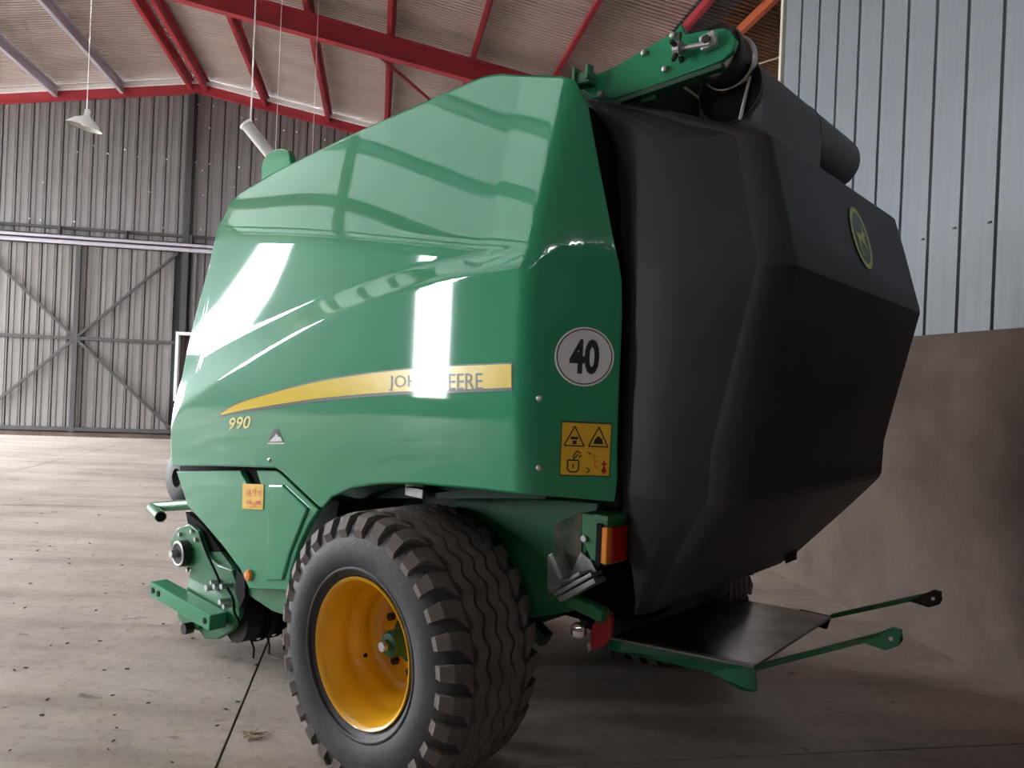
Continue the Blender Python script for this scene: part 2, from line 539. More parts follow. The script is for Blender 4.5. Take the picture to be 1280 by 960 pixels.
# roof
ceiling = sstruct('ceiling', 'low pitched roof of pinkish corrugated sheets on red steel')
def sheet_mesh(w0, w1, name, m, width=1.0, pitch=1 / 11, amp=0.03, seg=6):
    nc = int(round(width / pitch))
    rows = []
    for t in (0.0, 1.0):
        w = w0 + (w1 - w0) * t
        z = roof_z(w) + 0.05
        rows.append([Vector((w, width * i / (nc * seg), z + amp * (0, 0, 0, 0, 1, 1)[i % 6])) for i in range(nc * seg + 1)])
    mb = MB().grid(rows)
    return mb.mesh(name, m, fix=False)
def translucent():
    m = bpy.data.materials.new('added_rooflight_sheet')
    m.use_nodes = True
    nt = m.node_tree
    b = nt.nodes['Principled BSDF']
    b.inputs['Base Color'].default_value = (0.4, 0.4, 0.38, 1)
    t = nt.nodes.new('ShaderNodeBsdfTranslucent')
    t.inputs['Color'].default_value = (0.7, 0.72, 0.70, 1)
    x = nt.nodes.new('ShaderNodeMixShader')
    x.inputs[0].default_value = 0.05
    nt.links.new(b.outputs[0], x.inputs[1])
    nt.links.new(t.outputs[0], x.inputs[2])
    nt.links.new(x.outputs[0], nt.nodes['Material Output'].inputs['Surface'])
    return m
M['added_rooflight'] = translucent()  # unseen rooflights, added so the upper side panel reflects pale light
me_light = sheet_mesh(RIDGE_W - 0.3, -12.0, 'added_rooflight', M['added_rooflight'])
me_rest = sheet_mesh(-12.0, LEFT_W - 0.2, 'roof_sheet', M['roof'])
parts = [(RIDGE_W, LEFT_W - 0.2, 'roof'), (RIDGE_W, 3.98, 'roof'), (3.98, 4.47, 'roof_dark'), (4.47, RIGHT_W + 0.2, 'roof_brown')]
for w0, w1, mn in parts:
    me = sheet_mesh(w0, w1, 'roof_sheet', M[mn])
    e = FRONT_E - 0.2
    while e < BACK_E + 0.1:
        lit = w1 < RIDGE_W and 2.5 < e < 9.9
        o = bpy.data.objects.new('roof_sheet', me_rest if lit else me)
        if lit:
            o2 = bpy.data.objects.new('added_rooflight', me_light)
            COL.objects.link(o2)
            o2.parent = ceiling
            o2.location = (0, e, 0)
        COL.objects.link(o)
        o.parent = ceiling
        o.location = (0, e, 0)
        e += 1.0
def purlin(w, m, ww=0.07, hh=0.18, off=0.09):
    z = roof_z(w) - off
    mb = MB()
    e0, e1 = FRONT_E, BACK_E
    mb.box((w, (e0 + e1) / 2, z), (0.02, e1 - e0, hh))
    mb.box((w + ww / 2, (e0 + e1) / 2, z + hh / 2 - 0.01), (ww, e1 - e0, 0.015))
    mb.box((w - ww / 2, (e0 + e1) / 2, z - hh / 2), (ww, e1 - e0, 0.015))
    return mb.build('purlin', m, ceiling)
for w in (-8.45, -7.05, -5.72, -2.70, -1.31, 0.0, 1.37, 2.75, 4.0, -9.8, -11.2, -12.6):
    purlin(w, M['lilac_steel_and_lit_purlin'] if w in (-5.72, -7.05) else M['red_steel'])  # two red purlins painted pale for the daylight on their sides
for w in (4.66, 5.9, 7.1):
    purlin(w, M['orange_steel'])
for w in (RIDGE_W - 0.16, RIDGE_W + 0.16):
    purlin(w, M['red_steel'], off=0.08)
def rafter(e, depth=0.36, fl=0.16, m='red_steel', top=0.2):
    for w0, w1 in ((RIDGE_W, LEFT_W), (RIDGE_W, RIGHT_W)):
        mb = MB()
        z0, z1 = roof_z(w0) - top - depth / 2, roof_z(w1) - top - depth / 2
        up = Vector((0, 1, 0))
        mb.beam((w0, e, z0), (w1, e, z1), depth - 0.02, 0.014, up)
        mb.beam((w0, e, z0 + depth / 2), (w1, e, z1 + depth / 2), 0.02, fl, up)
        mb.beam((w0, e, z0 - depth / 2), (w1, e, z1 - depth / 2), 0.02, fl, up)
        mb.build('rafter', M[m], ceiling)
rafter(12.75, 0.34)
rafter(6.9, 0.36)
rafter(1.0, 0.36)
# gable beam with a white strip painted in for the daylight gap above it
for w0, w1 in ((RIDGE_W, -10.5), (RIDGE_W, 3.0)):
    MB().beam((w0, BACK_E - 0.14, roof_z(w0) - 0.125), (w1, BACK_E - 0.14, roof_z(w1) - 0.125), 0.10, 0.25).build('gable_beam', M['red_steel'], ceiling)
    MB().beam((w0, BACK_E - 0.24, roof_z(w0) - 0.015), (w1, BACK_E - 0.24, roof_z(w1) - 0.015), 0.08, 0.09).build('gable_daylight_strip', M['white_paint'], ceiling)
MB().cyl((-0.175, 13.3, 7.02), (0.80, 14.85, 6.93), 0.03, 8).build('roof_brace', M['red_steel'], ceiling)
MB().cyl((4.5, 9.3, 5.75), (5.4, 8.6, 5.95), 0.012, 8).build('tie_rod', M['cream'], ceiling)

# ------------------------------------------------------------------ lamps on cables
def hang(px, py, depth):
    r = ray(px, py)
    return CAMP + r * depth
def pendant(px, py, depth, tilt, label, kind):
    p = hang(px, py, depth)
    o = empty('pendant_lamp')
    o.location = p
    tag(o, label, 'lamp')
    ws = p.dot(S(1, 0))
    top = roof_z(ws) - 0.02 - p.z
    m = Matrix.Rotation(R(tilt), 4, 'Y')
    if kind == 'shade':
        sh = MB().lathe([(0.235, -0.085), (0.228, -0.07), (0.14, 0.02), (0.075, 0.055), (0.065, 0.07), (0.0, 0.072)], (0, 0, 0), m @ Vector((0, 0, 1)), 32)
        sh.lathe([(0.225, -0.083), (0.13, 0.012), (0.0, 0.05)], (0, 0, 0), m @ Vector((0, 0, 1)), 32)
        sh.build('lamp_shade', M['lamp_grey'], o, smooth=40)
        MB().lathe([(0.0, -0.07), (0.05, -0.05), (0.06, 0.0), (0.03, 0.05)], (0, 0, 0), m @ Vector((0, 0, 1)), 20).build('bulb', M['white_paint'], o, smooth=True)
        MB().cyl(m @ Vector((0, 0, 0.06)), m @ Vector((0, 0, 0.17)), 0.045, 16).build('socket', M['lamp_grey'], o, smooth=40)
        MB().cyl((0.01, 0, 0.14), (0.01, 0, top), 0.006, 6).build('cable', M['white_paint'], o)
    else:
        ax = (Vector((0.52, 0.1, -0.60))).normalized()
        side = ax.cross(Vector((0, 1, 0))).normalized()
        h = 0.30
        MB().cyl(ax * -h, ax * h, 0.085, 20, r1=0.085).build('lamp_housing', M['lamp_grey'], o, smooth=40)
        MB().cyl(ax * (-h - 0.03), ax * -h, 0.10, 20).build('end_cap', M['white_paint'], o, smooth=40)
        MB().cyl(ax * h, ax * (h + 0.03), 0.10, 20).build('end_cap', M['white_paint'], o, smooth=40)
        MB().cyl(ax * -h + Vector((0.05, 0, 0.05)), ax * -h + Vector((0.05, 0, top)), 0.012, 6).build('cable', M['white_paint'], o)
    return o
pendant(107, 152, 10.8, 12, 'grey dish-shaped lamp hanging on a thin cable before the far wall', 'shade')
pendant(326, 178, 11.0, 0, 'grey tube-shaped lamp hanging aslant on a white cord above the baler', 'tube')
for (px, py, dp, lb) in ((345, 175, 12.0, 'thin white cable hanging just beside the slanting tube-shaped lamp'), (391, 178, 12.0, 'thin bare white cable hanging well clear of the slanting lamp')):
    p = hang(px, py, dp)
    top = roof_z(p.dot(S(1, 0))) + 0.05
    o = MB().cyl((0, 0, -0.2), (0, 0, top - p.z), 0.005, 6).build('hanging_cable', M['white_paint'])
    o.location = p
    tag(o, lb, 'cable', 'bare cables hanging from the roof')

# ================================================================== THE BALER
MW = Matrix.Translation(M0) @ Matrix.Rotation(math.pi - YAW, 4, 'Z')
baler = empty('round_baler', None, MW)
tag(baler, 'large green round baler with black tailgate parked on the shed floor', 'round baler')

# ---- side panel surface
def soft(d, r):
    if d <= -r:
        return 0.0
    if d >= r:
        return d
    return (d + r) * (d + r) / (4 * r)
def interp(tab, x):
    if x <= tab[0][0]:
        return tab[0][1]
    for (a, b), (c, d) in zip(tab, tab[1:]):
        if x <= c:
            return b + (d - b) * (x - a) / (c - a) if c > a else d
    return tab[-1][1]
def catmull(pts, n=8):
    out = []
    P = [pts[0]] + list(pts) + [pts[-1]]
    for i in range(1, len(P) - 2):
        for k in range(n):
            t = k / n
            q = []
            for d in range(len(pts[0])):
                a, b, c, e = P[i - 1][d], P[i][d], P[i + 1][d], P[i + 2][d]
                q.append(0.5 * (2 * b + (c - a) * t + (2 * a - 5 * b + 4 * c - e) * t * t + (3 * b - a - 3 * c + e) * t ** 3))
            out.append(tuple(q))
    out.append(tuple(pts[-1]))
    return out
PY = 1.075
band_lo = sorted((lambda p: (p.x, p.z))(pY(x, y, PY)) for x, y in catmull([(205, 545), (225, 510), (258, 485), (300, 457), (350, 428), (400, 402), (450, 381), (500, 363), (570, 345), (640, 336), (668, 334)]))
band_hi = sorted((lambda p: (p.x, p.z))(pY(x, y, PY)) for x, y in catmull([(205, 500), (225, 467), (258, 441), (300, 416), (350, 390), (400, 368), (450, 350), (500, 335), (570, 320), (640, 312), (668, 310)]))
BENDX, BENDS = -0.66, 0.84
def panel_y(X, Z):
    y = PY
    zc = 2.08 + 0.14 * X
    y -= 0.26 * soft(Z - zc, 0.05)
    y -= 0.10 * soft(1.38 - Z, 0.14)
    y -= 0.10 * soft(X - 0.6, 0.4) * soft(Z - 1.72, 0.2)
    y -= BENDS * soft(BENDX - X, 0.045)
    if X > BENDX - 0.1:
        lo, hi = interp(band_lo, X), interp(band_hi, X)
        t = (Z - lo) / max(hi - lo, 1e-4)
        fade = min(1.0, max(0.0, (X - BENDX + 0.1) / 0.35))
        rd = 0.10
        st = soft(t, rd) - soft(t - 1, rd)
        y -= 0.034 * fade * st
    return y
def on_panel(px, py):
    Y = PY
    for _ in range(12):
        p = pY(px, py, Y)
        Y = panel_y(p.x, p.z)
    return Vector((p.x, Y, p.z))
top_px = [(213, 562), (213.6, 540), (215, 520), (220, 497), (228, 470), (262, 330), (273, 288), (279, 270), (288, 253), (302, 240), (340, 217), (480, 150), (590, 101), (606, 95), (625, 92), (672, 94), (700, 95), (712, 97), (720, 102), (735, 130), (765, 290), (774, 330), (777, 350), (777.6, 400)]
bot_px = [(213, 582), (280, 583), (345, 585), (352, 589), (400, 634), (404, 634), (414, 622), (440, 610), (475, 605), (520, 605), (600, 612), (660, 618), (768, 627), (777.6, 560)]
def outline(pxs):
    t = sorted((p.x, p.z) for p in (on_panel(*q) for q in pxs))
    return t
TOP, BOT = outline(top_px), outline(bot_px)
XF = min(TOP[-1][0], BOT[-1][0])
XR = max(TOP[0][0], BOT[0][0])
nodes = sorted(set([round(x, 4) for x, _ in TOP + BOT if XR <= x <= XF] + [round(XR + (XF - XR) * i / 170, 4) for i in range(171)]))
NR = 150
rows = []
for x in nodes:
    z0, z1 = interp(BOT, x), interp(TOP, x)
    if z1 < z0 + 0.01:
        z1 = z0 + 0.01
    rows.append([Vector((x, panel_y(x, z0 + (z1 - z0) * k / NR), z0 + (z1 - z0) * k / NR)) for k in range(NR + 1)])
def panel_mesh(sign):
    mb = MB().grid([[Vector((p.x, sign * p.y, p.z)) for p in r] for r in rows])
    me = mb.mesh('side_panel', M['green'], smooth=True, fix=False)
    if (me.polygons[len(me.polygons) // 2].normal.y < 0) == (sign > 0):
        me.flip_normals()
    return me
def add_obj(name, me, parent):
    o = bpy.data.objects.new(name, me)
    COL.objects.link(o)
    o.parent = parent
    return o
panel = add_obj('side_panel', panel_mesh(1), baler)
far_panel = add_obj('side_panel', panel_mesh(-1), baler)
for o in (panel, far_panel):
    sd = o.modifiers.new('thickness', 'SOLIDIFY')
    sd.thickness, sd.offset = 0.012, -1

# ---- decals that follow the panel surface
def surf(X, Z, lift):
    return Vector((X, panel_y(X, Z) + lift, Z))
def strip_decal(tops, bots, lift, n=40, rowsn=4):
    # tops, bots: pixel polylines with the same x range
    mb = MB()
    rr = []
    x0, x1 = tops[0][0], tops[-1][0]
    tt, bb = catmull(tops, 10), catmull(bots, 10)
    for i in range(n + 1):
        x = x0 + (x1 - x0) * i / n
        yt, yb = interp(tt, x), interp(bb, x)
        col = []
        for k in range(rowsn + 1):
            p = on_panel(x, yb + (yt - yb) * k / rowsn)
            col.append(surf(p.x, p.z, lift))
        rr.append(col)
    return mb.grid(rr)
strip_decal([(275, 516), (300, 502), (350, 487), (400, 475), (450, 467), (500, 461), (560, 456.5), (641, 453)], [(275, 521.5), (300, 517), (350, 509), (400, 502), (450, 497), (500, 493.5), (560, 491.5), (641, 488.5)], 0.0015).build('stripe_border', M['decal_dark'], panel, smooth=True)
strip_decal([(276.5, 517), (300, 504), (350, 489), (400, 477), (450, 469), (500, 463), (560, 458.5), (640, 455)], [(276.5, 519), (300, 513.5), (350, 505), (400, 498), (450, 493), (500, 489.5), (560, 487.5), (640, 484.5)], 0.003).build('stripe', M['decal_yellow'], panel, smooth=True)
def text_mesh(body, size=1.0, offset=0.0, spacing=1.0):
    c = bpy.data.curves.new('t', 'FONT')
    c.body, c.size, c.offset, c.space_character = body, size, offset, spacing
    c.align_x = 'CENTER'
    c.resolution_u = 3
    o = bpy.data.objects.new('t', c)
    COL.objects.link(o)
    bpy.context.view_layer.update()
    dg = bpy.context.evaluated_depsgraph_get()
    me = bpy.data.meshes.new_from_object(o.evaluated_get(dg))
    bpy.data.objects.remove(o)
    vs = [tuple(v.co) for v in me.vertices]
    fs = [tuple(p.vertices) for p in me.polygons]
    bpy.data.meshes.remove(me)
    xs_, ys_ = [v[0] for v in vs], [v[1] for v in vs]
    x0, x1, y0, y1 = min(xs_), max(xs_), min(ys_), max(ys_)
    vs = [((v[0] - x0) / (x1 - x0), (v[1] - y0) / (y1 - y0)) for v in vs]
    return vs, fs
def text_on_panel(body, quad, name, m, lift, offset=0.0, spacing=1.0, slant=0.0):
    # quad: pixel corners bottom-left, bottom-right, top-right, top-left
    vs, fs = text_mesh(body, 1.0, offset, spacing)
    q = [on_panel(*p) for p in quad]
    out = []
    for u, v in vs:
        u += slant * v
        X = (q[0].x * (1 - u) + q[1].x * u) * (1 - v) + (q[3].x * (1 - u) + q[2].x * u) * v
        Z = (q[0].z * (1 - u) + q[1].z * u) * (1 - v) + (q[3].z * (1 - u) + q[2].z * u) * v
        out.append(surf(X, Z, lift))
    return MB().add(out, fs).build(name, m, panel)
text_on_panel('JOHN', [(487, 489), (539, 488), (539, 468), (487, 469.8)], 'lettering', M['decal_text'], 0.0042, 0.0)
text_on_panel('DEERE', [(547, 487.8), (604, 486.5), (604, 466.3), (547, 467.8)], 'lettering', M['decal_text'], 0.0042, 0.0)
text_on_panel('990', [(285, 538), (312, 535.5), (313.5, 519.5), (286.5, 522.5)], 'model_number', M['decal_cream'], 0.002, 0.012, slant=0.06)
# small triangle logo: black slash over a white hill
lg = MB()
def pp(px, py, l):
    p = on_panel(px, py)
    return surf(p.x, p.z, l)
lg.add([pp(335, 553, .002), pp(343, 537, .002), pp(348, 536, .002), pp(351, 545, .002), pp(345, 545, .002), pp(339, 552, .002)], [(0, 1, 2, 3, 4, 5)])
lg.idx = 1
lg.add([pp(337, 552, .003), pp(344, 545, .003), pp(346, 541.5, .003), pp(349, 546, .003), pp(351, 546, .003), pp(354, 551.5, .003)], [(0, 1, 2, 3, 4, 5)])
lg.add([pp(335, 555, .003), pp(335, 553.4, .003), pp(356, 553.2, .003), pp(356, 555, .003)], [(0, 1, 2, 3)])
lg.build('logo', [M['black'], M['white']], panel)

# 40 sign on the rear corner strip
def frame_on_panel(px, py, lift):
    p = on_panel(px, py)
    h = 0.01
    ux = (surf(p.x - h, p.z, 0) - surf(p.x + h, p.z, 0)).normalized()
    nz = (surf(p.x, p.z + h, 0) - surf(p.x, p.z - h, 0)).normalized()
    n = ux.cross(nz).normalized()
    if n.y < 0:
        n = -n
    uz = n.cross(ux).normalized()
    if uz.z < 0:
        uz = -uz
    return p + n * lift, ux, uz, n
c, ux, uz, nn = frame_on_panel(730.5, 446, 0.001)
sr = 0.100
MB().lathe([(0.0, 0.005), (sr - 0.003, 0.005), (sr, 0.003), (sr, 0.0)], c, nn, 48).build('speed_sign', M['white'], panel, smooth=30)
MB().lathe([(sr * 0.90, 0.0065), (sr * 0.935, 0.0065)], c, nn, 48).build('sign_ring', M['black'], panel)
vs, fs = text_mesh('40', 1.0, 0.035, 1.0)
MB().add([c + ux * ((u - 0.5) * 0.100) + uz * ((v - 0.5) * 0.118) + nn * 0.0066 for u, v in vs], fs).build('sign_digits', M['black'], panel)

# warning stickers
def sticker(px, py, w, h, draw, name='warning_sticker', rim='dark'):
    c, ux, uz, nn = frame_on_panel(px, py, 0.0015)
    mb = MB()
    def P(u, v, l):
        return c + ux * (u * w / 2) + uz * (v * h / 2) + nn * l
    def poly(pts, l, i):
        mb.idx = i
        mb.add([P(u, v, l) for u, v in pts], [tuple(range(len(pts)))])
    def line(a, b, t, l, i):
        d = Vector((b[0] - a[0], (b[1] - a[1]) * h / w))
        nrm = Vector((-d.y, d.x)).normalized() * t
        nrm = Vector((nrm.x, nrm.y * w / h))
        poly([(a[0] + nrm.x, a[1] + nrm.y), (b[0] + nrm.x, b[1] + nrm.y), (b[0] - nrm.x, b[1] - nrm.y), (a[0] - nrm.x, a[1] - nrm.y)], l, i)
    poly([(-1.06, -1.04), (1.06, -1.04), (1.06, 1.04), (-1.06, 1.04)], 0.0, 1)
    poly([(-0.98, -0.98), (0.98, -0.98), (0.98, 0.98), (-0.98, 0.98)], 0.0015, 0)
    draw(poly, line)
    return mb.build(name, [M['sticker_yellow'], M['decal_dark'], M['black'], M['red_print'], M['orange_print']], panel)
def tri(poly, line, l=0.003):
    A, B, C = (-0.78, 0.12), (0.78, 0.12), (0.0, 0.86)
    for a, b in ((A, B), (B, C), (C, A)):
        line(a, b, 0.05, l, 2)
def draw_a(poly, line):
    tri(poly, line)
    poly([(-0.30, 0.36), (0.30, 0.36), (0.30, 0.46), (-0.30, 0.46)], 0.003, 2)
    poly([(-0.14, 0.18), (0.18, 0.18), (0.18, 0.32), (-0.14, 0.32)], 0.003, 2)
    line((-0.98, 0.02), (0.98, 0.02), 0.02, 0.003, 4)
    box = [(-0.45, -0.42), (-0.45, -0.76), (-0.25, -0.86), (0.25, -0.86), (0.42, -0.76), (0.42, -0.42)]
    for a, b in zip(box, box[1:] + box[:1]):
        line(a, b, 0.055, 0.003, 2)
    for k, (a, b) in enumerate((((-0.05, -0.30), (0.25, -0.06)), ((0.25, -0.06), (0.55, -0.16)), ((0.10, -0.34), (0.36, -0.18)), ((0.40, -0.32), (0.62, -0.22)), ((-0.05, -0.30), (0.10, -0.42)))):
        line(a, b, 0.05, 0.003, 2)
    line((0.0, -0.56), (0.0, -0.72), 0.05, 0.003, 2)
def draw_b(poly, line):
    tri(poly, line)
    poly([(-0.42, 0.22), (0.40, 0.22), (0.28, 0.42), (-0.05, 0.52), (-0.28, 0.40)], 0.003, 2)
    line((-0.98, 0.02), (0.98, 0.02), 0.02, 0.003, 4)
    for a, b in (((-0.35, -0.2), (-0.15, -0.66)), ((-0.30, -0.2), (0.05, -0.28)), ((-0.2, -0.45), (0.1, -0.42)), ((-0.15, -0.66), (0.12, -0.7)), ((-0.85, -0.68), (-0.6, -0.8)), ((-0.85, -0.9), (-0.6, -0.8)), ((-0.8, -0.1), (-0.5, -0.2))):
        line(a, b, 0.045, 0.003, 2 if a[0] < -0.5 else 4)
    poly([(0.30, -0.50), (0.80, -0.50), (0.60, -0.62), (0.80, -0.84), (0.30, -0.84), (0.50, -0.62)], 0.003, 3)
    line((0.55, -0.40), (0.55, -0.92), 0.06, 0.003, 3)
sticker(717.5, 561, 0.086, 0.180, draw_a)
sticker(747.5, 562, 0.083, 0.178, draw_b)
# small bolts on the panel
for px, py in ((337, 575), (674, 498), (674, 585)):
    c, ux, uz, nn = frame_on_panel(px, py, 0.0)
    MB().lathe([(0.0, 0.007), (0.008, 0.006), (0.011, 0.0)], c, nn, 12).build('bolt', M['steel'], panel, smooth=True)

# ---- inner body and chassis
bd = [(1.62, 1.02), (1.60, 1.35), (1.20, 2.10), (0.95, 2.28), (-0.35, 2.52), (-0.55, 2.46), (-0.6, 1.9), (-0.6, 1.14), (0.5, 1.0)]
MB().prism([Vector((x, 0.86, z)) for x, z in bd], (0, -1.72, 0)).build('chamber', M['green_dark'], baler)
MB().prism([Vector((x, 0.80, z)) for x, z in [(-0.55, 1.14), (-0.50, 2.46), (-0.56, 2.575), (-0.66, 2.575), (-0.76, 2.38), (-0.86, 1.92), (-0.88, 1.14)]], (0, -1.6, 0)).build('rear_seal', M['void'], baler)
# side plate of the chassis behind the wheel
ch = [pY(x, y, 0.70) for x, y in [(520, 612), (748, 628), (742, 660), (712, 765), (664, 772), (640, 770), (560, 700)]]
MB().prism(ch, (0, -0.05, 0)).build('chassis_plate', M['green_dull'], baler, bevel=0.006)
MB().prism([Vector((p.x, -p.y, p.z)) for p in ch], (0, 0.05, 0)).build('chassis_plate', M['green_dull'], baler, bevel=0.006)
MB().box((0.0, 0, 0.5), (0.16, 1.5, 0.16)).build('axle', M['green_dark'], baler, bevel=0.01)
MB().box((-0.46, 0.06, 0.90), (0.46, 1.1, 0.50)).build('dark_void_block', M['void'], baler)  # black block put in for the shaded space under the tailgate
MB().box((0.62, 0, 0.82), (1.76, 1.24, 0.36)).build('frame', M['green_dark'], baler, bevel=0.01)
# wheel arch liner and little bracket under the panel
arch = []
for k in range(13):
    t = R(10 + 88 * k / 12)
    arch.append((0.0 + 0.70 * math.cos(t), 0.45 + 0.66 * math.sin(t)))
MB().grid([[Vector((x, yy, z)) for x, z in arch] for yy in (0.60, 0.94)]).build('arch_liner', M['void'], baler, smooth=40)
MB().prism([pY(x, y, 0.90) for x, y in [(506, 604), (529, 606), (528, 624), (506, 619)]], (0, -0.02, 0)).build('bracket', M['galv'], baler, bevel=0.003)

# ---- lower front panel
LP = 1.02
lp = [pY(x, y, LP) for x, y in [(220, 589), (300, 588), (310, 607), (326, 607), (320, 588), (345, 588), (351, 592), (398, 637), (386, 655), (373, 682), (364, 712), (359, 738), (311, 736), (300, 712), (278, 682), (256, 656), (234, 632)]]
MB().prism([pY(x, y, 0.97) for x, y in [(224, 570), (350, 572), (400, 625), (380, 650), (335, 620), (226, 604)]], (0, -0.03, 0)).build('gap_shade_sheet', M['void'], baler)  # dark sheet standing in for shade behind the panel gap
low = MB().prism(lp, (0, -0.03, 0)).build('lower_panel', M['green'], baler, bevel=0.006)
MB().prism([pY(x, y, LP - 0.035) for x, y in [(296, 586), (332, 586), (332, 612), (300, 612)]], (0, -0.01, 0)).build('recess_shade', M['void'], low)  # black plate painted as the shade inside the notch
# raised field and sill
MB().prism([pY(x, y, LP + 0.012) for x, y in [(335, 606), (352, 606), (384, 636), (362, 690), (352, 726), (332, 726)]], (0, -0.02, 0)).build('pressed_field', M['green'], low, bevel=0.008)
MB().prism([pY(x, y, LP - 0.04) for x, y in [(311, 733), (360, 736), (358, 770), (340, 764), (322, 752), (308, 742), (305, 736)]], (0, -0.02, 0)).build('sill', M['green_dull'], low, bevel=0.005)
MB().prism([pY(x, y, LP + 0.004) for x, y in [(303.5, 604.5), (329.5, 605.5), (328.5, 637), (303, 636)]], (0, -0.003, 0)).build('warning_sticker', M['sticker_yellow'], low)
wp = MB()
for x, y, a, b in ((308, 612, 4, 6), (315, 611, 4, 6), (322, 613, 4, 6), (308, 625, 5, 5), (315, 628, 4, 4), (309, 619, 12, 1), (311, 633, 9, 1)):
    wp.add([pY(x, y, LP + 0.006), pY(x + a, y, LP + 0.006), pY(x + a, y + b, LP + 0.006), pY(x, y + b, LP + 0.006)], [(0, 1, 2, 3)])
wp.idx = 1
wp.add([pY(320, 626, LP + 0.006), pY(325, 626, LP + 0.006), pY(325, 631, LP + 0.006), pY(320, 631, LP + 0.006)], [(0, 1, 2, 3)])
wp.build('sticker_print', [M['orange_print'], M['red_print']], low)
c = pY(311.5, 719, LP + 0.005)
MB().lathe([(0.0, 0.016), (0.024, 0.014), (0.030, 0.0)], c, (0, 1, 0), 24).build('side_reflector', M['amber'], low, smooth=40)
MB().prism([pY(x, y, LP - 0.02) for x, y in [(296, 712), (306, 722), (306, 745), (300, 760), (294, 740)]], (0, -0.03, 0)).build('reflector_bracket', M['void'], low)

# ---- pick-up at the front
PK = 0.90
pick = empty('pickup', baler)
MB().prism([pY(x, y, PK) for x, y in [(213, 676), (222, 660), (236, 655), (247, 664), (258, 694), (272, 706), (289, 712), (299, 740), (299, 770), (290, 788), (272, 799), (256, 799), (248, 788), (240, 760), (233, 735), (238, 712), (226, 708), (214, 692)]], (0, -0.03, 0)).build('side_plate', M['green_dull'], pick, bevel=0.006)
bc = pY(233, 691, PK)
MB().cyl(bc - Vector((0, 0.05, 0)), bc + Vector((0, 0.05, 0)), 0.075, 24).build('bearing', M['dark_metal'], pick, smooth=40, bevel=0.004)
MB().lathe([(0.058, 0.052), (0.066, 0.058), (0.074, 0.052)], bc, (0, 1, 0), 24).build('bearing_ring', M['galv'], pick, smooth=True)
MB().cyl(bc + Vector((0.02, 0.05, 0)), bc + Vector((0.02, 0.085, 0)), 0.024, 6).build('nut', M['galv'], pick)
for x, y in ((226, 668), (241, 664), (246, 674), (216, 690), (236, 712)):
    p = pY(x, y, PK)
    MB().cyl(p, p + Vector((0, 0.015, 0)), 0.013, 6).build('nut', M['galv'], pick)
# side arm
p0, p1 = pY(198, 734, PK + 0.06), pY(273, 777, PK + 0.06)
MB().beam(p0, p1, 0.10, 0.085).build('side_arm', M['green'], pick, bevel=0.006)
for t in (0.06, 0.16, 0.93):
    p = p0.lerp(p1, t) + Vector((0, 0.05, 0))
    MB().cyl(p, p + Vector((0, 0.004, 0)), 0.017, 14).build('slot', M['void'], pick)
q = pY(268, 768, PK - 0.02)
MB().box(q + Vector((-0.12, -0.05, 0.02)), (0.16, 0.10, 0.07)).build('cross_tube', M['green_dull'], pick, bevel=0.005)
MB().prism([pY(x, y, PK + 0.02) for x, y in [(222, 755), (238, 762), (238, 772), (250, 778), (246, 788), (230, 782), (222, 772)]], (0, -0.02, 0)).build('lower_bracket', M['green_dull'], pick, bevel=0.003)
p = pY(240, 784, PK + 0.02)
MB().cyl(p, p + Vector((0, 0.05, 0)), 0.032, 12).build('pivot', M['dark_metal'], pick, smooth=40)
# tine drum
dc = pY(300, 772, PK - 0.08)
dc.z = max(dc.z, 0.20)
MB().lathe([(0.0, 0.0), (0.13, 0.0), (0.13, -1.6), (0.0, -1.6)], (dc.x, PK - 0.05, dc.z), (0, 1, 0), 32).build('drum', M['dark_metal'], pick, smooth=40)
tm = MB().tube([(0, 0, 0), (-0.012, 0, -0.055), (0.015, 0, -0.105)], 0.006, 6).mesh('tine', M['dark_metal'], smooth=40)
for k in range(16):
    for a in (-25, 35, 100):
        o = add_obj('tine', tm, pick)
        d = Vector((math.sin(R(a)), 0, -math.cos(R(a))))
        o.location = Vector((dc.x, PK - 0.12 - 0.095 * k, dc.z)) + d * 0.125
        o.rotation_euler = (0, -R(a), 0)
for k in range(15):
    MB().lathe([(0.145, -0.02), (0.145, 0.02)], (dc.x, PK - 0.168 - 0.095 * k, dc.z), (0, 1, 0), 20).build('stripper_band', M['void'], pick, smooth=True)
# hoses and small linkage
MB().tube(catmull([tuple(pY(x, y, PK + 0.05)) for x, y in [(250, 668), (258, 690), (268, 712), (274, 726), (275, 738)]], 5), 0.007, 8).build('hose', M['void'], pick, smooth=True)
MB().tube(catmull([tuple(pY(x, y, PK + 0.04)) for x, y in [(284, 735), (291, 748), (293, 765), (299, 778)]], 5), 0.007, 8).build('hose', M['void'], pick, smooth=True)
for x, y, r in ((270, 733, .018), (280, 731, .016), (289, 731, .016), (287, 750, .016), (292, 756, .014), (276, 726, .012)):
    p = pY(x, y, PK)
    MB().cyl(p, p + Vector((0, 0.06, 0)), r, 8).build('fitting', M['galv'], pick, smooth=40)
# rubber flap and dark inner plate between pick-up and lower panel
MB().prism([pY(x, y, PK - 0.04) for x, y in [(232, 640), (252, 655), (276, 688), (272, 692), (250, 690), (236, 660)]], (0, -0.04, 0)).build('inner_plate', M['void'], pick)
MB().prism([pY(x, y, PK - 0.03) for x, y in [(262, 690), (276, 690), (300, 722), (306, 745), (290, 745)]], (0, -0.02, 0)).build('inner_plate', M['green_dull'], pick)
# drum cover linking pick-up and chamber
MB().prism([Vector((x, 0.80, z)) for x, z in [(1.75, 0.95), (2.0, 0.62), (1.75, 0.34), (1.3, 0.32), (0.8, 0.55), (0.7, 0.95)]], (0, -1.6, 0)).build('front_housing', M['green_dark'], baler)
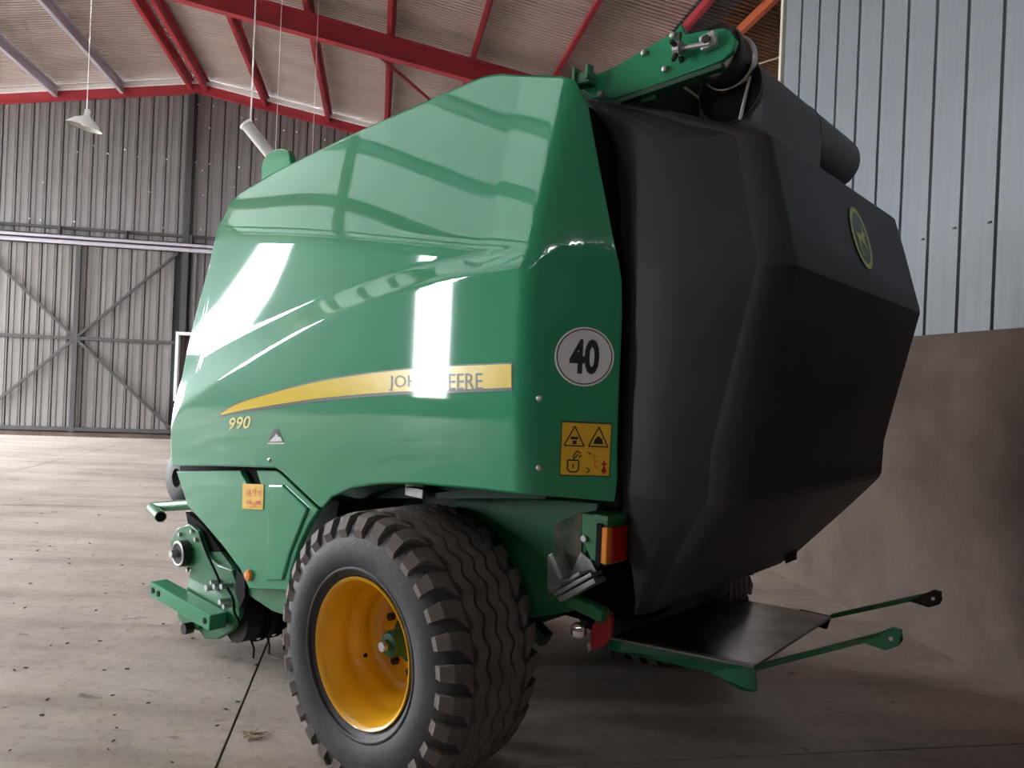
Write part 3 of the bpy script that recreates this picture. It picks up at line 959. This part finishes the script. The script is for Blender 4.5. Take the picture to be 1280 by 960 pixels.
# handle tube
hp = pY(232, 631, 0.80)
h1 = pY(189, 634, 0.80)
h2 = pY(201, 646, 0.93)
hd = (h2 - h1).normalized()
hx = (h1 - hp).normalized()
MB().tube([hp - hx * 0.15, hp, h1 - hx * 0.05, h1 - hx * 0.015 + hd * 0.008, h1 + hd * 0.04, h2], 0.033, 16).build('handle_tube', M['green_dull'], baler, smooth=50)
MB().cyl(h2 + hd * 0.0005, h2 + hd * 0.002, 0.027, 16).build('tube_mouth_shade', M['void'], baler)  # black disc painted as the shaded inside of the tube
# guide wheel tyre peeking out at the front
gc = pY(219, 598, 0.70)
MB().lathe([(0.06, -0.05), (0.15, -0.05), (0.18, -0.02), (0.18, 0.02), (0.15, 0.05), (0.06, 0.05)], gc + Vector((-0.12, 0, 0.02)), (0, 1, 0), 32, close=True).build('guide_wheel', M['rubber'], baler, smooth=50)
# rounded green ear on top
ear = [pY(x, y, 0.20) for x, y in [(326, 235), (326, 208), (328, 200), (333, 193), (340, 188), (347, 185.5), (354, 185.5), (359, 188), (362, 194), (363, 202), (375, 235)]]
MB().prism(ear, (0, -0.05, 0)).build('top_guard', M['green'], baler, bevel=0.012)
MB().box((1.02, 0, 2.42), (0.5, 1.5, 0.12)).build('top_cover', M['green_dark'], baler, bevel=0.02)

# ---- tailgate
prof = [(2.61, -0.68), (2.53, -0.95), (2.385, -1.31), (2.37, -1.325), (1.965, -1.435), (1.945, -1.438), (1.40, -1.318), (1.36, -1.31), (1.215, -1.305), (1.19, -1.295), (0.80, -0.97), (0.74, -0.90)]
XFTAB = [(0.5, -0.84), (0.8, -0.87), (1.1, -0.87), (1.9, -0.855), (2.27, -0.79), (2.6, -0.62)]
def tail_front_y(z):
    return interp([(0.5, 0.60), (0.74, 0.66), (1.0, 0.77), (1.2, 0.832), (1.93, 0.840), (1.95, 0.840), (2.45, 0.765), (2.6, 0.752)], z)
def section(xr, z):
    fy = tail_front_y(z)
    xf = interp(XFTAB, z)
    L_ = max(0.02, xf - xr)
    k = min(1, L_ / .4)
    ry = min(0.745, fy - 0.055)
    rc_ = 0.05 * k
    base = [(xf, fy - 0.045), (xf - 0.035 * k, fy - 0.045), (xf - 0.055 * k, fy - 0.008), (xf - 0.075 * k, fy)]
    x0, x1 = xf - 0.075 * k, xr + 0.10 * k
    for t in (0.2, 0.4, 0.6, 0.8, 1.0):
        base.append((x0 + (x1 - x0) * t, fy + 0.012 * math.sin(math.pi * t) - 0.035 * t * t))
    for a in range(8, 91, 7):
        a = min(90, a + 2 * (a > 80))
        base.append((x1 - (x1 - xr) * math.sin(R(a)), fy - 0.035 - (fy - 0.035 - ry + 0.03) * (1 - math.cos(R(a)))))
    pts = [Vector((x, y, z)) for x, y in base]
    return pts + [Vector((p.x, -p.y, p.z)) for p in reversed(pts)]
def subdiv(pr):
    out = []
    for (z0, x0), (z1, x1) in zip(pr, pr[1:]):
        n = max(1, int(abs(z0 - z1) / 0.06))
        for k in range(n):
            out.append((z0 + (z1 - z0) * k / n, x0 + (x1 - x0) * k / n))
    out.append(pr[-1])
    return out
secs = [section(x, z) for z, x in subdiv(prof)]
tb = MB().grid(secs)
nsec = len(secs[0])
base_i = (len(secs) - 1) * nsec
tb.add(secs[0], [tuple(range(nsec))])
tb.add(secs[-1], [tuple(range(nsec))])
tail = tb.build('tailgate', M['plastic'], baler, smooth=9)
# seam ridges across the tailgate
def tail_pt(px, py, xoff=0.004):
    # hit the flat rear facets: march along the ray
    d = rl(px, py)
    prev = None
    t = 2.0
    while t < 6:
        p = CL + d * t
        if abs(p.y) < 0.75 and 0.55 < p.z < 2.6:
            xr = interp(sorted((z, x) for z, x in prof), p.z)
            if p.x > xr:
                return p
        t += 0.002
    return None
# top lip of the tailgate
# emblem on the upper rear facet
ec = tail_pt(1075, 298)
za, xa, zb, xb = 2.37, -1.325, 1.965, -1.435
up = Vector((xa - xb, 0, za - zb)).normalized()
sd_ = Vector((0, -1, 0))
nr = Vector((-up.z, 0, up.x)).normalized()
if nr.x > 0:
    nr = -nr
ec = Vector((0, ec.y, ec.z)); ec.x = xb + (xa - xb) * (ec.z - zb) / (za - zb)
def oval(a, b, n=40):
    return [(a * math.cos(2 * math.pi * k / n), b * math.sin(2 * math.pi * k / n)) for k in range(n)]
def EM(u, v, l):
    return ec + sd_ * u + up * v + nr * l
em = MB()
EW, EH = 0.105, 0.125
em.add([EM(u, v, 0.004) for u, v in oval(EW * 0.9, EH * 0.9)], [tuple(range(40))])
em.idx = 1
o1, o2 = oval(EW, EH), oval(EW * 0.80, EH * 0.84)
em.add([EM(u, v, 0.005) for u, v in o1 + o2], [(i, (i + 1) % 40, 40 + (i + 1) % 40, 40 + i) for i in range(40)])
deer = [(-0.7, 0.08), (-0.35, 0.16), (0.05, 0.10), (0.30, 0.28), (0.34, 0.52), (0.40, 0.30), (0.62, 0.24), (0.60, 0.14), (0.42, 0.10), (0.34, -0.10), (0.62, -0.26), (0.56, -0.34), (0.20, -0.18), (-0.05, -0.10), (-0.30, -0.12), (-0.40, -0.40), (-0.20, -0.62), (-0.30, -0.66), (-0.52, -0.42), (-0.50, -0.08)]
em.add([EM(u * EW * 0.82, v * EH * 0.95, 0.006) for u, v in deer], [tuple(range(len(deer)))])
M['emblem_green'] = mat('emblem_green', (0.03, 0.09, 0.02), 0.4)
M['emblem_yellow'] = mat('emblem_yellow', (0.62, 0.62, 0.10), 0.4)
em.build('emblem', [M['emblem_green'], M['emblem_yellow']], tail)
# small hook under the far bottom edge
MB().prism([pY(x, y, -0.55) for x, y in [(974, 690), (997, 680), (996, 699), (984, 704), (982, 697)]], (0, 0.02, 0)).build('bracket', M['dark_metal'], tail)
# ---- net arm on top
AY = 0.72
arm_px = [(722, 97), (735, 98), (770, 82), (845, 38), (851, 29), (857, 43), (880, 38), (904, 35), (914, 39), (920, 50), (916, 63), (903, 75), (880, 84), (795, 115), (770, 122), (740, 122), (726, 110)]
netarm = MB().prism([pY(x, y, AY) for x, y in arm_px], (0, -0.025, 0)).build('net_arm', M['green'], baler, bevel=0.004)
fp = [pY(x, y, AY) for x, y in [(775, 122), (903, 77)]]
MB().beam(fp[0] + Vector((0, -0.02, -0.012)), fp[1] + Vector((0, -0.02, -0.012)), 0.05, 0.018).build('flange', M['green_dark'], netarm, bevel=0.002)
for x, y, r in ((806, 67, .012), (832, 87, .012), (842, 45, .012), (752, 118, .013)):
    p = pY(x, y, AY)
    MB().lathe([(0.0, 0.016), (r * 0.8, 0.014), (r, 0.008), (r, 0.0)], p, (0, 1, 0), 6).build('bolt', M['galv'], netarm)
p = pY(737, 103, AY)
MB().box(p + Vector((0, 0.03, 0)), (0.07, 0.05, 0.05)).build('hinge', M['green_dull'], netarm, bevel=0.006)
for dx in (-0.03, 0.03):
    MB().box(p + Vector((dx, 0.045, 0.015)), (0.014, 0.04, 0.055)).build('hinge_ear', M['green_dull'], netarm, bevel=0.003)
MB().prism([pY(x, y, 0.70) for x, y in [(718, 104), (742, 112), (790, 118), (790, 138), (724, 138)]], (0, -0.30, 0)).build('hinge_beam', M['green_dark'], netarm, bevel=0.004)
# tension knob, bolt and bracket
k0, k1 = pY(848, 61, AY + 0.03), pY(888, 54, AY + 0.03)
MB().cyl(k0, k1, 0.009, 10).build('tension_bolt', M['galv'], netarm, smooth=40)
kd = (k1 - k0).normalized()
MB().cyl(k0 - kd * 0.012, k0 + kd * 0.012, 0.025, 10).build('knob', M['galv'], netarm)
for a in range(5):
    an = Matrix.Rotation(2 * math.pi * a / 5, 3, kd) @ kd.orthogonal().normalized()
    MB().beam(k0 + an * 0.02, k0 + an * 0.052, 0.012, 0.012, kd).build('knob_lobe', M['dark_metal'], netarm)
bp_ = pY(889, 54, AY)
MB().box(bp_ + Vector((0, 0.015, 0)), (0.055, 0.03, 0.05), Matrix.Rotation(R(12), 3, 'Y')).build('tension_block', M['galv'], netarm, bevel=0.004)
MB().cyl(bp_ + Vector((0, 0.03, 0)), bp_ + Vector((0, 0.042, 0)), 0.015, 6).build('nut', M['dark_metal'], netarm)
p = pY(812, 118, AY - 0.03)
MB().box(p, (0.06, 0.02, 0.05)).build('tab', M['green_dull'], netarm, bevel=0.003)
# drive roller disc
rc = pY(896, 68, AY - 0.05)
MB().lathe([(0.0, 0.01), (0.085, 0.01), (0.094, 0.018), (0.098, 0.0), (0.094, -0.012), (0.085, -0.02), (0.082, -0.09), (0.0, -0.09)], rc, (0, 1, 0), 40).build('net_roller_disc', M['dark_metal'], baler, smooth=40)
MB().lathe([(0.090, -0.075), (0.097, -0.085), (0.101, -0.10), (0.092, -0.105)], rc, (0, 1, 0), 40, close=True).build('roller_rim', M['steel'], baler, smooth=True)
MB().lathe([(0.0, -0.02), (0.066, -0.02), (0.07, 0.0), (0.062, 0.012), (0.0, 0.012)], rc + Vector((0, 0.02, -0.012)), (0, 1, 0), 32).build('roller_hub', M['steel'], baler, smooth=40)
# belt roller under the dark cover
cc = pY(912, 112, 0.56)
RY0, RY1 = 0.56, -0.50
cov = []
for k in range(25):
    t = R(-60 + 300 * k / 24)
    cov.append((0.118 * math.cos(t), 0.118 * math.sin(t)))
MB().cyl((cc.x, RY0, cc.z), (cc.x, RY1, cc.z), 0.118, 48).build('net_roll', M['belt'], baler, smooth=40)
MB().lathe([(0.1185, 0.0), (0.1205, -0.003), (0.1185, -0.006)], (cc.x, 0.0, cc.z), (0, 1, 0), 48).build('roll_seam', M['void'], baler, smooth=True)
# sheet hanging down from the roll to the tailgate
MB().prism([Vector((cc.x + 0.118, RY0 - 0.01, cc.z)), Vector((cc.x + 0.118, RY0 - 0.01, 2.40)), Vector((cc.x - 0.118, RY0 - 0.01, 2.34)), Vector((cc.x - 0.118, RY0 - 0.01, cc.z))], (0, RY1 - RY0 + 0.5, 0)).build('net_sheet', M['belt'], baler)
MB().lathe([(0.0, -0.05), (0.07, -0.05), (0.10, -0.02), (0.10, 0.0), (0.0, 0.0)], (cc.x, RY1, cc.z), (0, 1, 0), 32).build('roll_end', M['void'], baler, smooth=40)
MB().lathe([(0.085, -0.03), (0.105, -0.03), (0.105, -0.012), (0.085, -0.012)], (cc.x, RY1, cc.z), (0, 1, 0), 32, close=True).build('end_ring', M['steel'], baler, smooth=40)
MB().cyl(pY(940, 84, 0.57), pY(925, 150, 0.57), 0.006, 8).build('guide_rod', M['steel'], baler)
MB().cyl(pY(849, 104, 0.55), pY(897, 140, 0.55), 0.005, 8).build('guide_rod', M['steel'], baler)
MB().cyl(pY(910, 108, 0.5), pY(930, 124, 0.5), 0.005, 8).build('guide_rod', M['steel'], baler)
MB().cyl((cc.x, RY0 + 0.002, cc.z), (cc.x, RY0 - 0.002, cc.z), 0.114, 40).build('roll_mouth_shade', M['void'], baler)  # black disc painted as the dark interior of the roll end
MB().box((cc.x + 0.33, -0.02, 2.57), (0.46, 1.1, 0.22)).build('dark_gap_block', M['void'], baler)  # black block filling in the shade between net arm and tailgate

# ---- wheels
def make_wheel():
    wh = empty('wheel', baler)
    C = Vector((0, 0, HUBZ))
    # carcass, axis along y; y = 0 is the tyre mid-plane
    hw = 0.228
    prof_t = [(0.262, hw - 0.055), (0.275, hw - 0.035), (0.30, hw - 0.012), (0.345, hw + 0.012), (0.395, hw + 0.018), (0.44, hw + 0.008), (0.478, hw - 0.004), (0.502, hw - 0.024), (0.511, hw - 0.06)]
    prof_t = prof_t + [(0.514, 0.08), (0.514, 0.0)]
    full = prof_t + [(r, -y) for r, y in reversed(prof_t[:-1])]
    t = MB().lathe(full, C, (0, 1, 0), 96)
    t.v = [(x, y, max(z, 0.012)) for x, y, z in t.v]
    t.build('tyre', M['rubber'], wh, smooth=50)
    # bead ring lines
    MB().lathe([(0.312, hw + 0.000), (0.317, hw + 0.006), (0.324, hw + 0.006), (0.329, hw + 0.002)], C, (0, 1, 0), 96).build('bead_ring', M['rubber'], wh, smooth=True)
    NZ = 30
    def zig(q):
        f = (q * NZ / (2 * math.pi)) % 1.0
        tri_ = 4 * abs(f - 0.5) - 1
        return max(-0.62, min(0.62, tri_)) / 0.62
    # zigzag ribs around the crown
    edges = [0.130, 0.066, 0.002, -0.062, -0.126]
    seg = NZ * 8
    g = 0.0065
    for i in range(4):
        ya, yb = edges[i] - g, edges[i + 1] + g
        vs, fs = [], []
        for k in range(seg):
            q = 2 * math.pi * k / seg
            dz = 0.011 * zig(q)
            for r, y in ((0.506, ya), (0.533, ya), (0.533, yb), (0.506, yb)):
                vs.append(Vector((r * math.sin(q), y + dz, HUBZ + r * math.cos(q))))
        for k in range(seg):
            a, b = 4 * k, 4 * ((k + 1) % seg)
            fs += [(a + j, a + j + 1, b + j + 1, b + j) for j in range(3)]
        m_ = MB().add(vs, fs)
        m_.v = [(x, y, max(z, 0.0)) for x, y, z in m_.v]
        m_.build('tread_rib', M['tread'], wh, smooth=30)
    # shoulder lugs: a hooked block that wraps over the shoulder
    def lug_mesh(side):
        path = [(-0.030, 0.141), (-0.010, 0.160), (0.004, 0.185), (0.010, 0.212), (0.010, 0.240)]
        rad = {0: (0.500, 0.533), 1: (0.500, 0.533), 2: (0.498, 0.531), 3: (0.488, 0.519), 4: (0.440, 0.472)}
        half = [0.046, 0.040, 0.030, 0.030, 0.027]
        vs, fs = [], []
        for i, (s_, y) in enumerate(path):
            r0, r1 = rad[i]
            yy = y if i < 4 else hw + 0.008
            y1 = yy if i < 3 else yy + (0.008 if i == 3 else 0.009)
            a0, a1 = (s_ - half[i]) / 0.52, (s_ + half[i]) / 0.52
            for (r, yq, aq) in ((r0, yy, a0), (r1, y1, a0), (r1, y1, a1), (r0, yy, a1)):
                vs.append(Vector((r * math.sin(aq), side * yq, r * math.cos(aq))))
        for i in range(len(path) - 1):
            a, b = 4 * i, 4 * (i + 1)
            fs += [(a + j, a + (j + 1) % 4, b + (j + 1) % 4, b + j) for j in range(4)]
        fs += [(0, 1, 2, 3), (16, 17, 18, 19)]
        return MB().add(vs, fs).mesh('tread_lug', M['tread'])
    for side, off in ((1, 0.0), (-1, 0.5)):
        lm = lug_mesh(side)
        for k in range(NZ):
            a = 2 * math.pi * (k + off) / NZ
            if abs(((a - math.pi + math.pi) % (2 * math.pi)) - math.pi) < 0.10:
                continue
            o = add_obj('tread_lug', lm, wh)
            o.location = C
            o.rotation_euler = (0, a, 0)
    # rim
    lip = hw - 0.012
    rp = [(0.258, lip - 0.05), (0.282, lip - 0.018), (0.288, lip - 0.004), (0.284, lip + 0.002), (0.276, lip - 0.002), (0.268, lip - 0.016), (0.262, lip - 0.035), (0.250, lip - 0.055), (0.246, lip - 0.12), (0.238, lip - 0.15), (0.222, lip - 0.165), (0.220, lip - 0.21), (0.205, lip - 0.245), (0.165, lip - 0.258), (0.10, lip - 0.250), (0.0, lip - 0.250)]
    MB().lathe(rp, C, (0, 1, 0), 72).build('rim', M['yellow'], wh, smooth=50)
    hy = lip - 0.25
    MB().lathe([(0.0, 0.125), (0.020, 0.125), (0.024, 0.115), (0.045, 0.110), (0.052, 0.10), (0.056, 0.02), (0.085, 0.012), (0.095, 0.0)], C + Vector((0, hy, 0)), (0, 1, 0), 32).build('hub', M['green_dark'], wh, smooth=40)
    MB().cyl(C + Vector((0, hy + 0.12, 0)), C + Vector((0, hy + 0.145, 0)), 0.020, 6).build('hub_bolt', M['galv'], wh)
    for k in range(8):
        a = 2 * math.pi * k / 8 + 0.2
        p = C + Vector((0.125 * math.sin(a), hy, 0.125 * math.cos(a)))
        MB().cyl(p, p + Vector((0, 0.022, 0)), 0.017, 6).build('wheel_nut', M['dark_metal'], wh)
    MB().cyl(C + Vector((0.19, lip - 0.19, -0.10)), C + Vector((0.215, lip - 0.17, -0.115)), 0.008, 8).build('valve', M['void'], wh)
    return wh
WY = LIPY - 0.218
wheel = make_wheel()
wheel.location = (0, WY, 0)
wheel2 = link_copy(wheel, baler)
for ch_ in list(wheel.children):
    link_copy(ch_, wheel2)
wheel2.location = (0, -WY, 0)
wheel2.rotation_euler = (0, 0, math.pi)

# ---- tail light on its bracket
TY = 0.86
tl = MB().prism([pY(x, y, TY) for x, y in [(727, 641), (760, 646), (757, 708), (738, 699), (727, 672)]], (0, -0.12, 0)).build('light_bracket', M['green_dull'], baler, bevel=0.004)
t0, t1 = pY(752, 658, TY), pY(752, 704, TY)
xl = t0.x
hl = t0.z - t1.z
MB().box((xl - 0.012, TY - 0.005, (t0.z + t1.z) / 2), (0.035, 0.025, hl)).build('amber_lens', M['amber'], tl, bevel=0.004)
MB().box((xl - 0.020, TY - 0.065, (t0.z + t1.z) / 2), (0.030, 0.10, hl)).build('red_lens', M['red_lens'], tl, bevel=0.004)
MB().box((xl + 0.004, TY - 0.06, (t0.z + t1.z) / 2), (0.02, 0.14, hl + 0.02)).build('light_base', M['void'], tl)
MB().box((xl - 0.005, TY - 0.06, t0.z + 0.03), (0.06, 0.15, 0.022)).build('light_roof', M['green_dull'], tl, bevel=0.003)
p = pY(731, 673, TY)
MB().cyl(p, p + Vector((0, 0.01, 0)), 0.012, 6).build('bolt', M['galv'], tl)

# ---- wheel chock in its holder
CY = 0.78
chock = empty('wheel_chock', baler)
def plate(pxs, Y, th, name, m, parent, bevel=0.002):
    return MB().prism([pY(x, y, Y) for x, y in pxs], (0, -th, 0)).build(name, m, parent, bevel=bevel)
plate([(684, 696), (690, 692), (702, 720), (710, 722), (726, 690), (738, 700), (746, 716), (744, 728), (704, 750), (696, 744), (684, 735)], CY - 0.06, 0.012, 'back_sheet', M['galv'], chock)
plate([(685, 694), (690, 691), (703, 722), (699, 726)], CY, 0.07, 'side_flange', M['galv'], chock)
for a in (((684, 737), (698, 729), (701, 733), (687, 742)), ((696, 747), (742, 723), (744, 729), (700, 753)), ((712, 722), (724, 715), (725, 719), (713, 726)), ((690, 742), (738, 716), (740, 720), (694, 746))):
    plate(a, CY + 0.01, 0.07, 'rib', M['galv'], chock)
plate([(693, 655), (727, 640), (727, 690), (710, 722), (702, 720), (694, 700)], CY - 0.075, 0.01, 'dusty_plate', M['dust'], chock)

# ---- lower rear marker arm
b0, b1 = pY(712, 748, 0.74), pY(757, 770, 0.74)
MB().beam(b0, b1, 0.05, 0.045).build('marker_arm', M['green_dull'], baler, bevel=0.004)
c = pY(723, 789, 0.74)
dirc = (CL - c).normalized()
rf = MB().lathe([(0.0, 0.012), (0.018, 0.010), (0.026, 0.003), (0.030, 0.0), (0.030, -0.02), (0.0, -0.02)], c, Vector((-0.6, 0.8, 0.1)), 24).build('round_reflector', M['chrome'], baler, smooth=40)
plate([(749, 763), (753, 757), (757, 763), (764, 772), (763, 796), (756, 807), (735, 815), (733, 806), (738, 800), (740, 784)], 0.72, 0.02, 'red_marker', M['red_reflector'], baler)
plate([(733, 806), (737, 802), (738, 812), (735, 815)], 0.725, 0.01, 'marker_clip', M['galv'], baler)
MB().cyl(pY(756, 768, 0.70), pY(763, 771, 0.70), 0.018, 12).build('marker_pin', M['galv'], baler, smooth=40)

# ---- bale ramp
RZ_ = 0.42
ramp = empty('bale_ramp', baler)
n0, n1, f1 = pZ(760, 797, RZ_), pZ(942, 833, RZ_), pZ(1040, 770, RZ_)
f0 = pZ(905, 745, RZ_)
MB().prism([n0, n1, f1, f0], (0, 0, -0.012)).build('ramp_sheet', M['ramp'], ramp, bevel=0.002)
ed = [n0, n1, pY(944, 866, n1.y), pY(926, 863, n1.y), pY(884, 840, (n0.y * .35 + n1.y * .65)), pY(760, 813, n0.y)]
MB().prism(ed, Vector((0.0, -0.025, 0))).build('side_rail', M['green'], ramp, bevel=0.003)
MB().beam(n0 + Vector((0, 0, 0.004)), n1 + Vector((0, 0, 0.004)), 0.035, 0.010).build('rail_top', M['galv'], ramp)
MB().prism([f1, f1 + Vector((0.16, 0, 0)), f1 + Vector((0.16, 0, -0.06)), f1 + Vector((0.02, 0, -0.07))], (0, 0.02, 0)).build('side_rail', M['void'], ramp)
def roller_arm(a, bpx, Y, m1, mend):
    b = pY(bpx[0], bpx[1], Y)
    MB().beam(a, b, 0.035, 0.022).build('ramp_arm', m1, ramp, bevel=0.003)
    d = (b - a).normalized()
    MB().prism([b - d * 0.12 + Vector((0, 0.02, -0.005)), b + Vector((0, 0.02, 0.02)), b + d * 0.035 + Vector((0, 0.02, 0.0)), b + d * 0.03 + Vector((0, 0.02, -0.055)), b - d * 0.02 + Vector((0, 0.02, -0.06))], (0, -0.03, 0)).build('arm_end', mend, ramp, bevel=0.003)
    MB().cyl(b + Vector((0, 0.025, -0.02)), b + Vector((0, -0.03, -0.02)), 0.008, 12).build('roller_pin', M['steel'], ramp, smooth=40)
    MB().cyl(b + Vector((0, 0.012, -0.022)), b + Vector((0, -0.025, -0.022)), 0.030, 16).build('arm_roller', M['void'], ramp, smooth=40)
roller_arm(n1 + Vector((0, -0.02, -0.01)), (1116, 790), n1.y - 0.02, M['green_dull'], M['green'])
roller_arm(f1, (1168, 742), f1.y, M['green_dull'], M['dark_metal'])
for sx in (0.3, -0.3):
    MB().beam((-0.20, sx, 0.40), (0.2, sx, 0.62), 0.06, 0.06).build('ramp_link', M['green_dark'], ramp)

# ------------------------------------------------------------------ straw and dirt on the floor
st = MB()
for k in range(70):
    px, py = random.uniform(5, 330), random.uniform(600, 955)
    p = world_z(px, py, 0.004)
    a = random.uniform(0, math.pi)
    L_ = random.uniform(0.006, 0.018)
    d = Vector((math.cos(a), math.sin(a), 0)) * L_
    st.idx = 0 if k % 4 else 1
    if k % 4:
        st.box(p, (L_ * 1.4, L_ * 0.6, 0.004), Matrix.Rotation(a, 3, 'Z'))
    else:
        st.beam(p - d, p + d, 0.004, 0.003)
for k in range(14):
    p = world_z(318 + random.uniform(-8, 8), 916 + random.uniform(-6, 6), 0.006)
    a = random.uniform(0, math.pi)
    d = Vector((math.cos(a), math.sin(a), 0.05)) * random.uniform(0.02, 0.05)
    st.idx = 1
    st.beam(p - d, p + d, 0.004, 0.004)
o = st.build('floor_litter', [M['dirt'], M['straw']])
tag(o, 'scattered bits of straw and dirt on the concrete floor', 'litter', kind='stuff')
